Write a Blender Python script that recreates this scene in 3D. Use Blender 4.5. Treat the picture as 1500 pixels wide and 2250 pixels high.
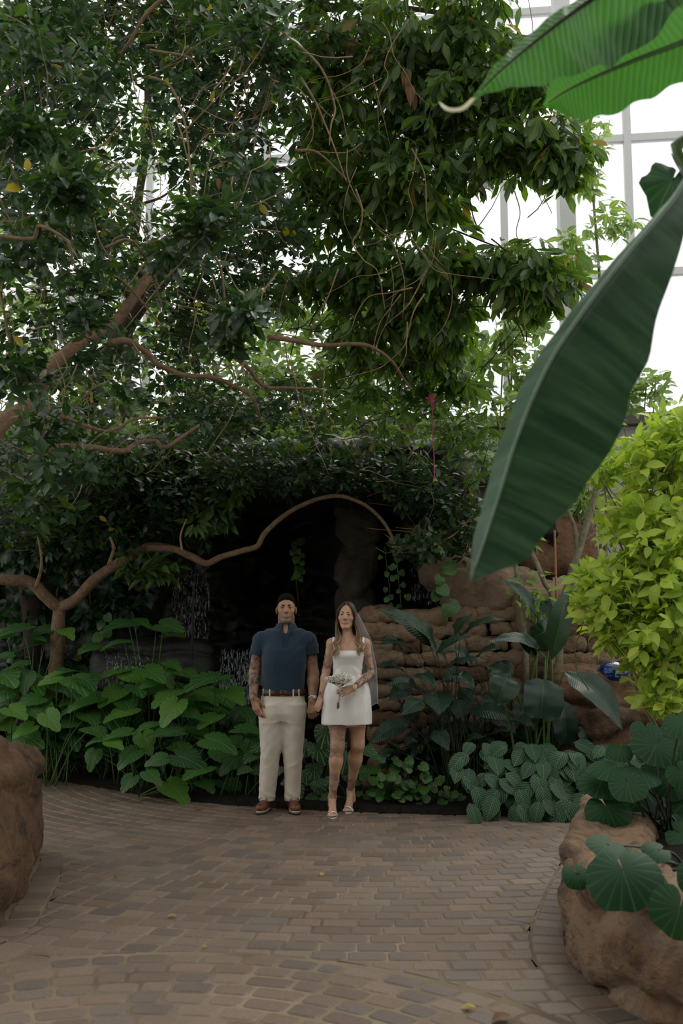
import bpy, math, random
import numpy as np
from mathutils import Vector, Matrix

for o in list(bpy.data.objects): bpy.data.objects.remove(o)
SC = bpy.context.scene
COL = SC.collection
rng = np.random.default_rng(7)
random.seed(7)
PI = math.pi

# ------------------------------------------------------------------ camera, world, light, exposure
CAM_H = 1.48
FPX = 2250 * 35.0 / 36.0
PITCH = math.atan(260.0 / FPX)
cam = bpy.data.cameras.new('camera')
cam.sensor_fit = 'VERTICAL'; cam.sensor_height = 36.0; cam.sensor_width = 24.0; cam.lens = 35.0
cam.clip_start = 0.05; cam.clip_end = 300
cam.dof.use_dof = True; cam.dof.focus_distance = 8.1; cam.dof.aperture_fstop = 2.8
camo = bpy.data.objects.new('camera', cam); COL.objects.link(camo)
camo.location = (0, 0, CAM_H); camo.rotation_euler = (PI / 2 + PITCH, 0, 0)
SC.camera = camo

w = bpy.data.worlds.new('overcast_sky'); SC.world = w; w.use_nodes = True
bg = w.node_tree.nodes['Background']
bg.inputs[0].default_value = (1.0, 0.985, 0.95, 1); bg.inputs[1].default_value = 1.33
sun = bpy.data.lights.new('sun', 'SUN'); sun.energy = 3.2; sun.angle = math.radians(35); sun.color = (1.0, 0.96, 0.9)
suno = bpy.data.objects.new('sun', sun); COL.objects.link(suno)
suno.rotation_euler = (math.radians(-38), math.radians(24), 0)

vs = SC.view_settings
vs.view_transform = 'Standard'; vs.look = 'None'; vs.exposure = 0.0; vs.gamma = 1.0; vs.use_curve_mapping = False
SC.cycles.max_bounces = 7; SC.cycles.diffuse_bounces = 4; SC.cycles.transmission_bounces = 5
SC.cycles.transparent_max_bounces = 12
SC.cycles.caustics_reflective = False; SC.cycles.caustics_refractive = False
SC.cycles.sample_clamp_indirect = 6.0

# ------------------------------------------------------------------ pixel -> place (a point seen at px,py at depth Y)
FWD = np.array([0, math.cos(PITCH), math.sin(PITCH)]); UPV = np.array([0, -math.sin(PITCH), math.cos(PITCH)])
def ray(px, py):
    return np.array([(px - 750) / FPX, 0, 0]) + UPV * (-(py - 1125) / FPX) + FWD
def at(px, py, Y):
    d = ray(px, py); return np.array([0, 0, CAM_H]) + d * (Y / d[1])
def ground(px, py, z=0.0):
    d = ray(px, py); t = (z - CAM_H) / d[2]; return np.array([0, 0, CAM_H]) + d * t
def pxm(Y): return FPX / Y * 0.993      # pixels per metre at depth Y
def proj(P):
    """world points (N,3) -> pixels (N,2) and depth"""
    q = np.asarray(P, float) - np.array([0, 0, CAM_H]); d = q @ FWD
    d = np.where(np.abs(d) < 1e-4, 1e-4, d)
    return 750 + FPX * q[..., 0] / d, 1125 - FPX * (q @ UPV) / d, d

# ------------------------------------------------------------------ materials
def N(nt, typ, **kw):
    n = nt.nodes.new(typ)
    for k, v in kw.items():
        if k.startswith('i_'):
            key = k[2:]; key = int(key) if key.isdigit() else key
            n.inputs[key].default_value = v
        else: setattr(n, k, v)
    return n
def mat_new(name):
    m = bpy.data.materials.new(name); m.use_nodes = True
    nt = m.node_tree; b = nt.nodes['Principled BSDF']; out = nt.nodes['Material Output']
    return m, nt, b, out
def c4(c): return (c[0], c[1], c[2], 1.0)
def ramp(nt, fac, stops):
    r = nt.nodes.new('ShaderNodeValToRGB'); e = r.color_ramp.elements
    while len(e) < len(stops): e.new(0.5)
    for el, (p, c) in zip(e, stops): el.position = p; el.color = c4(c)
    nt.links.new(fac, r.inputs[0]); return r.outputs[0]
def mixc(nt, fac, a, b, typ='MIX'):
    m = nt.nodes.new('ShaderNodeMix'); m.data_type = 'RGBA'; m.blend_type = typ
    for s, v in ((m.inputs[0], fac), (m.inputs[6], a), (m.inputs[7], b)):
        if hasattr(v, 'links'): nt.links.new(v, s)
        else: s.default_value = v if isinstance(v, (int, float)) else c4(v)
    return m.outputs[2]
def math_(nt, op, a, b=None, clamp=False):
    m = nt.nodes.new('ShaderNodeMath'); m.operation = op; m.use_clamp = clamp
    for s, v in ((m.inputs[0], a), (m.inputs[1], b)):
        if v is None: continue
        if hasattr(v, 'links'): nt.links.new(v, s)
        else: s.default_value = v
    return m.outputs[0]
def noise(nt, scale, detail=4, vec=None, rough=0.55, dist=0.0):
    n = N(nt, 'ShaderNodeTexNoise'); n.inputs['Scale'].default_value = scale; n.inputs['Detail'].default_value = detail
    n.inputs['Roughness'].default_value = rough; n.inputs['Distortion'].default_value = dist
    if vec is not None: nt.links.new(vec, n.inputs['Vector'])
    return n.outputs['Fac']
def objco(nt): return N(nt, 'ShaderNodeTexCoord').outputs['Object']
def bump(nt, b, h, strength=0.4, dist=0.01):
    bp = N(nt, 'ShaderNodeBump'); bp.inputs['Strength'].default_value = strength; bp.inputs['Distance'].default_value = dist
    nt.links.new(h, bp.inputs['Height']); nt.links.new(bp.outputs[0], b.inputs['Normal']); return bp
def plain(name, col, rough=0.6, spec=0.4, metal=0.0, var=0.12, nscale=30, bstr=0.0):
    m, nt, b, out = mat_new(name); co = objco(nt)
    f = noise(nt, nscale, 3, co)
    lo = tuple(c * (1 - var) for c in col); hi = tuple(min(1, c * (1 + var)) for c in col)
    nt.links.new(ramp(nt, f, [(0.3, lo), (0.7, hi)]), b.inputs['Base Color'])
    b.inputs['Roughness'].default_value = rough; b.inputs['Specular IOR Level'].default_value = spec; b.inputs['Metallic'].default_value = metal
    if bstr: bump(nt, b, f, bstr, 0.004)
    return m
def rnd01(nt):
    """one random value for every piece: object random + island random"""
    oi = N(nt, 'ShaderNodeObjectInfo').outputs['Random']; g = N(nt, 'ShaderNodeNewGeometry').outputs['Random Per Island']
    return math_(nt, 'FRACT', math_(nt, 'ADD', oi, g))
def leaf_mat(name, cols, vein=None, vein_k=0.6, vein_f=40, vein_amt=0.35, vcol=None, midrib=True, rough=0.42, trans=0.3, tcol=None, bstr=0.25, spots=None, spec=0.4, odd=None, streak=None):
    """cols: 3 colours over the random value; veins run off the midrib in the leaf's own UV plane"""
    m, nt, b, out = mat_new(name)
    r = rnd01(nt)
    stops = [(i / (len(cols) - 1), c) for i, c in enumerate(cols)]
    if odd: stops = [(s[0] * (1 - odd[0]), s[1]) for s in stops] + [(1 - odd[0] * 0.9, odd[1]), (1.0, odd[1])]
    col = ramp(nt, r, stops)
    uv = N(nt, 'ShaderNodeUVMap').outputs[0]; sx = N(nt, 'ShaderNodeSeparateXYZ'); nt.links.new(uv, sx.inputs[0])
    ax = math_(nt, 'ABSOLUTE', math_(nt, 'SUBTRACT', sx.outputs[0], 0.5))
    h = None
    if vein:
        ph = math_(nt, 'SUBTRACT', sx.outputs[1], math_(nt, 'MULTIPLY', ax, vein_k))
        if vein == 'radial':
            an = math_(nt, 'ARCTAN2', ax, math_(nt, 'MULTIPLY', math_(nt, 'SUBTRACT', sx.outputs[1], .42), 2.0)); sn = math_(nt, 'COSINE', math_(nt, 'MULTIPLY', an, vein_f))
        else: sn = math_(nt, 'SINE', math_(nt, 'MULTIPLY', ph, vein_f * 2))
        p = math_(nt, 'POWER', math_(nt, 'MULTIPLY_ADD' if False else 'ABSOLUTE', sn), {'thin': 5.0, 'band': 2.6, 'radial': 24.0}.get(vein, 1.0))
        vc = vcol or tuple(min(1, c * 2.0 + 0.02) for c in cols[len(cols) // 2])
        col = mixc(nt, math_(nt, 'MULTIPLY', p, vein_amt), col, vc); h = p
    if midrib:
        mr = math_(nt, 'LESS_THAN', ax, 0.012)
        vc = vcol or tuple(min(1, c * 2.2 + 0.02) for c in cols[len(cols) // 2])
        col = mixc(nt, math_(nt, 'MULTIPLY', mr, 0.6), col, vc)
    if streak:
        mp = N(nt, 'ShaderNodeMapping'); mp.inputs['Scale'].default_value = (streak[2], streak[1], 1); nt.links.new(uv, mp.inputs[0])
        sf = noise(nt, 1.0, 4, mp.outputs[0], .6); col = mixc(nt, ramp(nt, sf, [(.38, (0, 0, 0)), (.68, (1, 1, 1))]), col, streak[0])
    if spots:
        f = noise(nt, spots[1], 3, objco(nt)); sp = ramp(nt, f, [(spots[2], (0, 0, 0)), (spots[2] + 0.06, (1, 1, 1))])
        col = mixc(nt, math_(nt, 'MULTIPLY', sp, spots[3] if len(spots) > 3 else 1.0), col, spots[0])
    nt.links.new(col, b.inputs['Base Color'])
    b.inputs['Roughness'].default_value = rough; b.inputs['Specular IOR Level'].default_value = spec
    if h is not None and bstr: bump(nt, b, h, bstr, 0.006)
    tr = N(nt, 'ShaderNodeBsdfTranslucent')
    tc = mixc(nt, 1.0, col, tcol or (1.5, 1.7, 0.55), 'MULTIPLY')
    nt.links.new(tc, tr.inputs[0])
    mx = N(nt, 'ShaderNodeMixShader'); mx.inputs[0].default_value = trans
    nt.links.new(b.outputs[0], mx.inputs[1]); nt.links.new(tr.outputs[0], mx.inputs[2]); nt.links.new(mx.outputs[0], out.inputs[0])
    return m
def rock_mat(name, stops, rough=0.9, scale=1.0, bstr=0.6, moss=None, spec=0.25):
    m, nt, b, out = mat_new(name); co = objco(nt)
    mp = N(nt, 'ShaderNodeMapping'); mp.inputs['Scale'].default_value = (1, 1, 1.6); nt.links.new(co, mp.inputs[0]); v = mp.outputs[0]
    f1 = noise(nt, 2.2 * scale, 6, v, 0.6, 0.6); f2 = noise(nt, 14 * scale, 6, v, 0.65); f3 = noise(nt, 70 * scale, 3, v)
    a = math_(nt, 'ADD', math_(nt, 'MULTIPLY', f1, 0.65), math_(nt, 'MULTIPLY', f2, 0.35))
    a = math_(nt, 'MULTIPLY_ADD' if False else 'ADD', a, 0.0); col = ramp(nt, a, stops)
    col = mixc(nt, 0.18, col, ramp(nt, f3, [(0.3, (0.35, 0.35, 0.35)), (0.7, (0.75, 0.75, 0.75))]), 'OVERLAY')
    vo = N(nt, 'ShaderNodeTexVoronoi', feature='DISTANCE_TO_EDGE'); vo.inputs['Scale'].default_value = 1.7 * scale
    wv = mixc(nt, 0.3, v, N(nt, 'ShaderNodeTexNoise').outputs['Color'], 'ADD'); nt.links.new(wv, vo.inputs['Vector'])
    cr = math_(nt, 'SMOOTH_MIN' if False else 'LESS_THAN', vo.outputs['Distance'], 0.012)
    crm = math_(nt, 'MULTIPLY', cr, ramp(nt, noise(nt, 1.1 * scale, 2, co), [(0.5, (0, 0, 0)), (0.56, (1, 1, 1))]))
    col = mixc(nt, math_(nt, 'MULTIPLY', crm, 0.4), col, tuple(c * 0.35 for c in stops[0][1]))
    if moss:
        mf = ramp(nt, noise(nt, 3.1 * scale, 5, v), [(0.5, (0, 0, 0)), (0.62, (1, 1, 1))])
        col = mixc(nt, math_(nt, 'MULTIPLY', mf, 0.6), col, moss)
    nt.links.new(col, b.inputs['Base Color']); b.inputs['Roughness'].default_value = rough; b.inputs['Specular IOR Level'].default_value = spec
    hh = math_(nt, 'ADD', math_(nt, 'MULTIPLY', f2, 0.8), math_(nt, 'SUBTRACT', math_(nt, 'MULTIPLY', f3, 0.15), math_(nt, 'MULTIPLY', crm, 0.5)))
    bump(nt, b, hh, bstr, 0.03)
    return m

# ------------------------------------------------------------------ objects
OFF = {}
def tag(o, label, cat=None, group=None, kind=None):
    if label: o['label'] = label
    if cat: o['category'] = cat
    if group: o['group'] = group
    if kind: o['kind'] = kind
    return o
def thing(name, label, cat, loc=(0, 0, 0), group=None):
    o = bpy.data.objects.new(name, None); COL.objects.link(o); o.location = loc; o.empty_display_size = 0.1
    OFF[o] = np.array(loc, float); return tag(o, label, cat, group)
def mesh_data(name, V, F, mats, smooth=True, uv=None, attr=None):
    V = np.asarray(V, np.float32); me = bpy.data.meshes.new(name)
    if isinstance(F, np.ndarray) and F.ndim == 2:
        n = F.shape[1]; me.vertices.add(len(V)); me.vertices.foreach_set('co', V.ravel())
        me.loops.add(F.size); me.loops.foreach_set('vertex_index', F.astype(np.int32).ravel())
        me.polygons.add(len(F)); me.polygons.foreach_set('loop_start', np.arange(0, F.size, n, dtype=np.int32))
        me.update(calc_edges=True)
    else:
        me.from_pydata([tuple(map(float, v)) for v in V], [], [tuple(map(int, f)) for f in F])
    me.polygons.foreach_set('use_smooth', np.full(len(me.polygons), bool(smooth)))
    if uv is not None:
        li = np.empty(len(me.loops), np.int32); me.loops.foreach_get('vertex_index', li)
        ul = me.uv_layers.new(name='UVMap'); ul.data.foreach_set('uv', np.asarray(uv, np.float32)[li].ravel())
    if attr:
        for k, a in attr.items():
            at_ = me.attributes.new(k, 'FLOAT_COLOR', 'POINT')
            a = np.asarray(a, np.float32); full = np.ones((len(V), 4), np.float32); full[:, :a.shape[1]] = a
            at_.data.foreach_set('color', full.ravel())
    for m in (mats if isinstance(mats, (list, tuple)) else [mats]): me.materials.append(m)
    return me
def mk(name, V, F, mat, parent=None, smooth=True, uv=None, attr=None, kind=None, origin=None):
    """one mesh object; V in world coordinates"""
    off = OFF[parent] if parent is not None else np.array(origin if origin is not None else (0, 0, 0), float)
    me = mesh_data(name, np.asarray(V, float) - off, F, mat, smooth, uv, attr)
    o = bpy.data.objects.new(name, me); COL.objects.link(o)
    if parent is not None: o.parent = parent
    else: o.location = off
    OFF[o] = off
    if kind: o['kind'] = kind
    return o
def inst(name, me, M, parent):
    o = bpy.data.objects.new(name, me); COL.objects.link(o); o.parent = parent
    M = np.array(M, float); M[:3, 3] -= OFF[parent]; o.matrix_basis = Matrix(M.tolist()); return o
def unit(v):
    v = np.asarray(v, float); return v / (np.linalg.norm(v) + 1e-12)

class MB:
    def __init__(s): s.V = []; s.F = []; s.U = []; s.n = 0
    def add(s, V, F, U=None):
        V = np.asarray(V, float); s.V.append(V); s.F += [tuple(i + s.n for i in f) for f in F]
        s.U.append(np.asarray(U, float) if U is not None else np.zeros((len(V), 2))); s.n += len(V); return s
    def tube(s, pts, rad, sides=8, caps=True, flat=None):
        pts = np.asarray(pts, float); n = len(pts); rad = np.broadcast_to(np.asarray(rad, float), (n,))
        T = np.gradient(pts, axis=0); T /= np.linalg.norm(T, axis=1)[:, None] + 1e-12
        ref = np.array([0, 0, 1.0]) if abs(T[0][2]) < 0.9 else np.array([0, 1.0, 0])
        x = unit(np.cross(ref, T[0])); V = []; U = []
        for i in range(n):
            x = unit(x - T[i] * np.dot(x, T[i])); y = np.cross(T[i], x)
            for k in range(sides):
                a = 2 * PI * k / sides; V.append(pts[i] + rad[i] * (math.cos(a) * x + math.sin(a) * y * (flat or 1))); U.append((k / sides, i / max(1, n - 1)))
        F = [(i * sides + k, i * sides + (k + 1) % sides, (i + 1) * sides + (k + 1) % sides, (i + 1) * sides + k) for i in range(n - 1) for k in range(sides)]
        if caps: F += [tuple(range(sides))[::-1], tuple((n - 1) * sides + k for k in range(sides))]
        return s.add(V, F, U)
    def box(s, c, h, R=None, bev=0.0):
        c = np.asarray(c, float); h = np.asarray(h, float); V = []
        for sx in (-1, 1):
            for sy in (-1, 1):
                for sz in (-1, 1): V.append(np.array([sx, sy, sz]) * h)
        V = np.array(V)
        if R is not None: V = V @ np.asarray(R).T
        return s.add(V + c, [(0, 1, 3, 2), (4, 6, 7, 5), (0, 4, 5, 1), (2, 3, 7, 6), (0, 2, 6, 4), (1, 5, 7, 3)])
    def ball(s, c, r, nu=12, nv=8, R=None):
        r = np.broadcast_to(np.asarray(r, float), (3,)); V = [(0, 0, 1)]
        for j in range(1, nv):
            for i in range(nu):
                a = PI * j / nv; b = 2 * PI * i / nu; V.append((math.sin(a) * math.cos(b), math.sin(a) * math.sin(b), math.cos(a)))
        V.append((0, 0, -1)); F = [(0, 1 + i, 1 + (i + 1) % nu) for i in range(nu)]
        for j in range(nv - 2):
            for i in range(nu): F.append((1 + j * nu + i, 1 + (j + 1) * nu + i, 1 + (j + 1) * nu + (i + 1) % nu, 1 + j * nu + (i + 1) % nu))
        L = len(V) - 1; F += [(L, 1 + (nv - 2) * nu + (i + 1) % nu, 1 + (nv - 2) * nu + i) for i in range(nu)]
        V = np.array(V) * r
        if R is not None: V = V @ np.asarray(R).T
        return s.add(V + np.asarray(c), F)
    def grid(s, P, close_u=False, U=None):
        """P (a,b,3)"""
        P = np.asarray(P, float); a, b = P.shape[:2]
        F = [(i * b + j, i * b + (j + 1) % b, (i + 1) * b + (j + 1) % b, (i + 1) * b + j) for i in range(a - 1) for j in range(b if close_u else b - 1)]
        if U is None: U = np.array([(j / max(1, b - 1), i / max(1, a - 1)) for i in range(a) for j in range(b)])
        return s.add(P.reshape(-1, 3), F, U)
    def build(s, name, mat, parent=None, smooth=True, kind=None, origin=None):
        return mk(name, np.concatenate(s.V), s.F, mat, parent, smooth, np.concatenate(s.U), kind=kind, origin=origin)

def smooth_path(pts, n):
    """Catmull-Rom through pts (K,D) -> n samples"""
    P = np.asarray(pts, float); K = len(P)
    if K == 2: return np.array([P[0] + (P[1] - P[0]) * t for t in np.linspace(0, 1, n)])
    Q = np.vstack([2 * P[0] - P[1], P, 2 * P[-1] - P[-2]]); out = []
    for u in np.linspace(0, K - 1 - 1e-9, n):
        i = int(u); t = u - i; a, b, c, d = Q[i], Q[i + 1], Q[i + 2], Q[i + 3]
        out.append(0.5 * (2 * b + (c - a) * t + (2 * a - 5 * b + 4 * c - d) * t * t + (3 * b - a - 3 * c + d) * t ** 3))
    return np.array(out)

# ------------------------------------------------------------------ noise and distance fields -> surfaces
_NT = np.random.default_rng(3).random((32, 32, 32)).astype(np.float32)
def vnoise(P):
    P = np.asarray(P, np.float32); f = np.floor(P); i = f.astype(np.int32) & 31; t = P - f; t = t * t * (3 - 2 * t); j = (i + 1) & 31
    x, y, z = i[..., 0], i[..., 1], i[..., 2]; X, Y, Z = j[..., 0], j[..., 1], j[..., 2]; tx, ty, tz = t[..., 0], t[..., 1], t[..., 2]
    a = _NT[x, y, z]; a = a + (_NT[X, y, z] - a) * tx; b = _NT[x, Y, z]; b = b + (_NT[X, Y, z] - b) * tx; a = a + (b - a) * ty
    c = _NT[x, y, Z]; c = c + (_NT[X, y, Z] - c) * tx; d = _NT[x, Y, Z]; d = d + (_NT[X, Y, Z] - d) * tx; c = c + (d - c) * ty
    return a + (c - a) * tz
def fbm(P, oc=4, g=0.5):
    P = np.asarray(P, float); s = 0; a = 1; t = 0
    for k in range(oc): s = s + a * (vnoise(P * 2 ** k + 17.3 * k) - 0.5); t += a; a *= g
    return s / t
def smin(a, b, k):
    h = np.clip(0.5 + 0.5 * (b - a) / k, 0, 1); return b * (1 - h) + a * h - k * h * (1 - h)
class SDF:
    def __init__(s): s.ops = []; s.post = []
    def _o(s, fn, c, R, k, mode=1): s.ops.append((fn, np.asarray(c, float), R, k, mode)); return s
    def cap(s, a, b, ra, rb=None, k=0.02, mode=1, sq=1.0):
        a = np.asarray(a, float); b = np.asarray(b, float); rb = ra if rb is None else rb; ab = b - a; L = float(ab @ ab) + 1e-12
        def fn(P):
            t = np.clip(((P - a) @ ab) / L, 0, 1); q = P - a - t[..., None] * ab
            if sq != 1.0: q = q * np.array([1, sq, 1])
            return np.sqrt((q * q).sum(-1)) - (ra + (rb - ra) * t)
        return s._o(fn, (a + b) / 2, math.sqrt(L) / 2 + max(ra, rb), k, mode)
    def ell(s, c, r, k=0.02, mode=1, R=None):
        c = np.asarray(c, float); r = np.broadcast_to(np.asarray(r, float), (3,)); R = None if R is None else np.asarray(R, float)
        def fn(P):
            q = P - c
            if R is not None: q = q @ R
            k0 = np.sqrt(((q / r) ** 2).sum(-1)); k1 = np.sqrt(((q / (r * r)) ** 2).sum(-1)); return k0 * (k0 - 1) / (k1 + 1e-9)
        return s._o(fn, c, float(r.max()), k, mode)
    def box(s, c, h, rad=0.05, k=0.05, mode=1, R=None):
        c = np.asarray(c, float); h = np.asarray(h, float) - rad; R = None if R is None else np.asarray(R, float)
        def fn(P):
            q = P - c
            if R is not None: q = q @ R
            q = np.abs(q) - h
            return np.sqrt((np.maximum(q, 0) ** 2).sum(-1)) + np.minimum(q.max(-1), 0) - rad
        return s._o(fn, c, float(np.linalg.norm(h)) + rad, k, mode)
    def loft(s, tab, k=0.02, n=2.0, mode=1):
        """tab rows: z cx cy a b"""
        T = np.asarray(tab, float); zz = np.linspace(T[0, 0], T[-1, 0], 120)
        Q = np.stack([np.interp(zz, T[:, 0], T[:, i]) for i in range(1, 5)], 1)
        for _ in range(6): Q[1:-1] = (Q[:-2] + 2 * Q[1:-1] + Q[2:]) / 4
        def fn(P):
            z = P[..., 2]; cx, cy, a, b = [np.interp(z, zz, Q[:, i]) for i in range(4)]
            r = (np.abs((P[..., 0] - cx) / a) ** n + np.abs((P[..., 1] - cy) / b) ** n) ** (1 / n)
            return np.maximum((r - 1) * np.minimum(a, b), np.maximum(z - zz[-1], zz[0] - z))
        c = np.array([T[:, 1].mean(), T[:, 2].mean(), (T[0, 0] + T[-1, 0]) / 2])
        return s._o(fn, c, float(np.hypot((T[-1, 0] - T[0, 0]) / 2, max(T[:, 3].max(), T[:, 4].max()) + np.abs(T[:, 1] - c[0]).max())) + 0.02, k, mode)
    def cut(s, fn): s.post.append(('max', fn)); return s
    def disp(s, fn): s.post.append(('add', fn)); return s
    def ev(s, P, cen=None, hd=0.0):
        """P (B,K,3) blocks or (B,1,3)"""
        d = np.full(P.shape[:2], 10.0)
        cc = P[:, 0] if cen is None else cen
        for fn, c, R, k, mode in s.ops:
            if cen is None: m = slice(None)
            else:
                m = np.nonzero(np.linalg.norm(cc - c, axis=1) < R + hd + 2 * k + 0.03)[0]
                if len(m) == 0: continue
            v = fn(P[m])
            if mode > 0: d[m] = smin(d[m], v, k)
            else: d[m] = -smin(-d[m], v, k)
        for typ, fn in s.post:
            v = fn(P); d = np.maximum(d, v) if typ == 'max' else d + v
        return d
    def mesh(s, h, pad=0.06):
        lo = np.min([c - R for _, c, R, _, m in s.ops if m > 0], 0) - pad; hi = np.max([c + R for _, c, R, _, m in s.ops if m > 0], 0) + pad
        B = 8; bs = h * B; nb = np.ceil((hi - lo) / bs).astype(int)
        g = np.stack(np.meshgrid(*[np.arange(n) for n in nb], indexing='ij'), -1).reshape(-1, 3)
        cen = lo + (g + 0.5) * bs; hd = bs * 0.866
        d = s.ev(cen[:, None, :])[:, 0]
        keep = np.abs(d) < hd * 1.7 + 0.012; g = g[keep]; cen = cen[keep]
        loc = np.stack(np.meshgrid(*[np.arange(B + 1)] * 3, indexing='ij'), -1).reshape(-1, 3)
        keys = []; verts = []; edges = []
        dim = nb * B + 4
        key = lambda c: ((c[..., 0].astype(np.int64) + 1) * dim[1] + c[..., 1] + 1) * dim[2] + c[..., 2] + 1
        CH = 1500
        for i0 in range(0, len(g), CH):
            gg = g[i0:i0 + CH]; node = gg[:, None, :] * B + loc[None]; P = lo + node * h
            D = s.ev(P, cen[i0:i0 + CH], hd).reshape(-1, B + 1, B + 1, B + 1)
            cs = [D[:, x:B + x, y:B + y, z:B + z] for x in (0, 1) for y in (0, 1) for z in (0, 1)]
            S = np.stack(cs, -1); ins = S < 0; act = ins.any(-1) & ~ins.all(-1)
            b, x, y, z = np.nonzero(act)
            if len(b) == 0: continue
            v = S[b, x, y, z]; cell = gg[b] * B + np.stack([x, y, z], 1)
            acc = np.zeros((len(b), 3)); cnt = np.zeros(len(b))
            crn = np.array([(i >> 2 & 1, i >> 1 & 1, i & 1) for i in range(8)], float)
            for p in range(8):
                for bit in (4, 2, 1):
                    if p & bit: continue
                    q = p | bit; cr = (v[:, p] < 0) != (v[:, q] < 0)
                    t = np.where(cr, v[:, p] / (v[:, p] - v[:, q] + 1e-20), 0)
                    acc += np.where(cr[:, None], crn[p] + t[:, None] * (crn[q] - crn[p]), 0); cnt += cr
            keys.append(key(cell)); verts.append(lo + (cell + acc / cnt[:, None]) * h)
            for ax, q in ((0, 4), (1, 2), (2, 1)):
                cr = (v[:, 0] < 0) != (v[:, q] < 0)
                edges.append((ax, cell[cr], v[cr, 0] < 0))
        K = np.concatenate(keys); Vv = np.concatenate(verts); o = np.argsort(K); K = K[o]; Vv = Vv[o]
        FF = []
        for ax, c, neg in edges:
            e1 = np.zeros(3, int); e2 = np.zeros(3, int); e1[(ax + 1) % 3] = 1; e2[(ax + 2) % 3] = 1
            ks = [key(c), key(c - e1), key(c - e1 - e2), key(c - e2)]
            ids = [np.clip(np.searchsorted(K, k), 0, len(K) - 1) for k in ks]
            ok = np.all([K[i] == k for i, k in zip(ids, ks)], 0)
            q = np.stack(ids, 1); q[~neg] = q[~neg][:, ::-1]; FF.append(q[ok])
        return Vv, np.concatenate(FF)
def vnormals(V, F):
    n = np.cross(V[F[:, 2]] - V[F[:, 0]], V[F[:, 3]] - V[F[:, 1]]); N_ = np.zeros_like(V)
    for k in range(4):
        for ax in range(3): N_[:, ax] += np.bincount(F[:, k], n[:, ax], len(V))
    return N_ / (np.linalg.norm(N_, axis=1)[:, None] + 1e-12)
def decimate(o, ratio):
    md = o.modifiers.new('decimate', 'DECIMATE'); md.ratio = ratio; dg = bpy.context.evaluated_depsgraph_get(); dg.update()
    me = bpy.data.meshes.new_from_object(o.evaluated_get(dg)); o.modifiers.clear(); o.data = me
    me.polygons.foreach_set('use_smooth', np.full(len(me.polygons), True)); return o
def displace(V, F, fn): return V + vnormals(V, F) * fn(V)[:, None]
def rotz(a):
    c, s = math.cos(a), math.sin(a); return np.array([[c, -s, 0], [s, c, 0], [0, 0, 1.0]])
def rotx(a):
    c, s = math.cos(a), math.sin(a); return np.array([[1.0, 0, 0], [0, c, -s], [0, s, c]])
def roty(a):
    c, s = math.cos(a), math.sin(a); return np.array([[c, 0, s], [0, 1.0, 0], [-s, 0, c]])

# ================================================================== materials of the place
def paver_mat():
    m, nt, b, out = mat_new('paver_concrete'); r = rnd01(nt); co = N(nt, 'ShaderNodeNewGeometry').outputs['Position']
    col = ramp(nt, r, [(0.0, (0.115, 0.078, 0.055)), (0.2, (0.17, 0.115, 0.08)), (0.4, (0.108, 0.083, 0.068)), (0.6, (0.145, 0.10, 0.075)), (0.8, (0.19, 0.135, 0.098)), (1.0, (0.118, 0.092, 0.078))])
    f = noise(nt, 60, 4, co); f2 = noise(nt, 1.3, 4, co); f4 = noise(nt, 9, 4, co)
    col = mixc(nt, 0.5, col, ramp(nt, f, [(0.25, (0.3, 0.3, 0.3)), (0.75, (0.72, 0.72, 0.72))]), 'OVERLAY')
    col = mixc(nt, math_(nt, 'MULTIPLY', ramp(nt, f2, [(0.45, (0, 0, 0)), (0.7, (1, 1, 1))]), 0.35), col, (0.2, 0.165, 0.12))
    col = mixc(nt, math_(nt, 'MULTIPLY', ramp(nt, f4, [(0.5, (0, 0, 0)), (0.75, (1, 1, 1))]), 0.25), col, (0.08, 0.07, 0.06))
    nt.links.new(col, b.inputs['Base Color']); b.inputs['Roughness'].default_value = 0.62; b.inputs['Specular IOR Level'].default_value = 0.45
    bump(nt, b, f, 0.35, 0.004); return m
M_PAVER = paver_mat()
M_SAND = plain('joint_sand', (0.19, 0.148, 0.10), 0.95, 0.1, nscale=1.6, var=0.4)
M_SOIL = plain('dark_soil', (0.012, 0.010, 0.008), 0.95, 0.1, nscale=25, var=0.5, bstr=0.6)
M_ROCK = rock_mat('tan_rock', [(0.32, (0.035, 0.028, 0.022)), (0.42, (0.12, 0.085, 0.06)), (0.5, (0.23, 0.145, 0.085)), (0.56, (0.19, 0.14, 0.10)), (0.66, (0.32, 0.235, 0.155))], scale=1.2, bstr=1.0)
M_ROCKL = rock_mat('orange_rock', [(0.33, (0.025, 0.019, 0.014)), (0.44, (0.085, 0.052, 0.03)), (0.51, (0.14, 0.078, 0.04)), (0.58, (0.085, 0.06, 0.042)), (0.68, (0.17, 0.108, 0.062))], scale=1.0, bstr=1.0)
M_ROCKP = rock_mat('pale_sandy_rock', [(0.25, (0.04, 0.03, 0.02)), (0.45, (0.15, 0.105, 0.066)), (0.8, (0.3, 0.22, 0.145))], scale=1.3)
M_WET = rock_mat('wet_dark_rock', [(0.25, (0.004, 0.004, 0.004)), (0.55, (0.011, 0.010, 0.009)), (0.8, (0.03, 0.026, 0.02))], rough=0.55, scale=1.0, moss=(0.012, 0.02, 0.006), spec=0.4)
M_WHITE = plain('white_painted_metal', (0.45, 0.46, 0.46), 0.5, var=0.05)
M_BRONZE = plain('brown_sill', (0.05, 0.04, 0.035), 0.6)
M_WALL = plain('render_wall', (0.3, 0.29, 0.27), 0.9, 0.1)
M_DARKWALL = plain('shade_wall_finish', (0.10, 0.085, 0.07), 0.9, 0.1)
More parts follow.
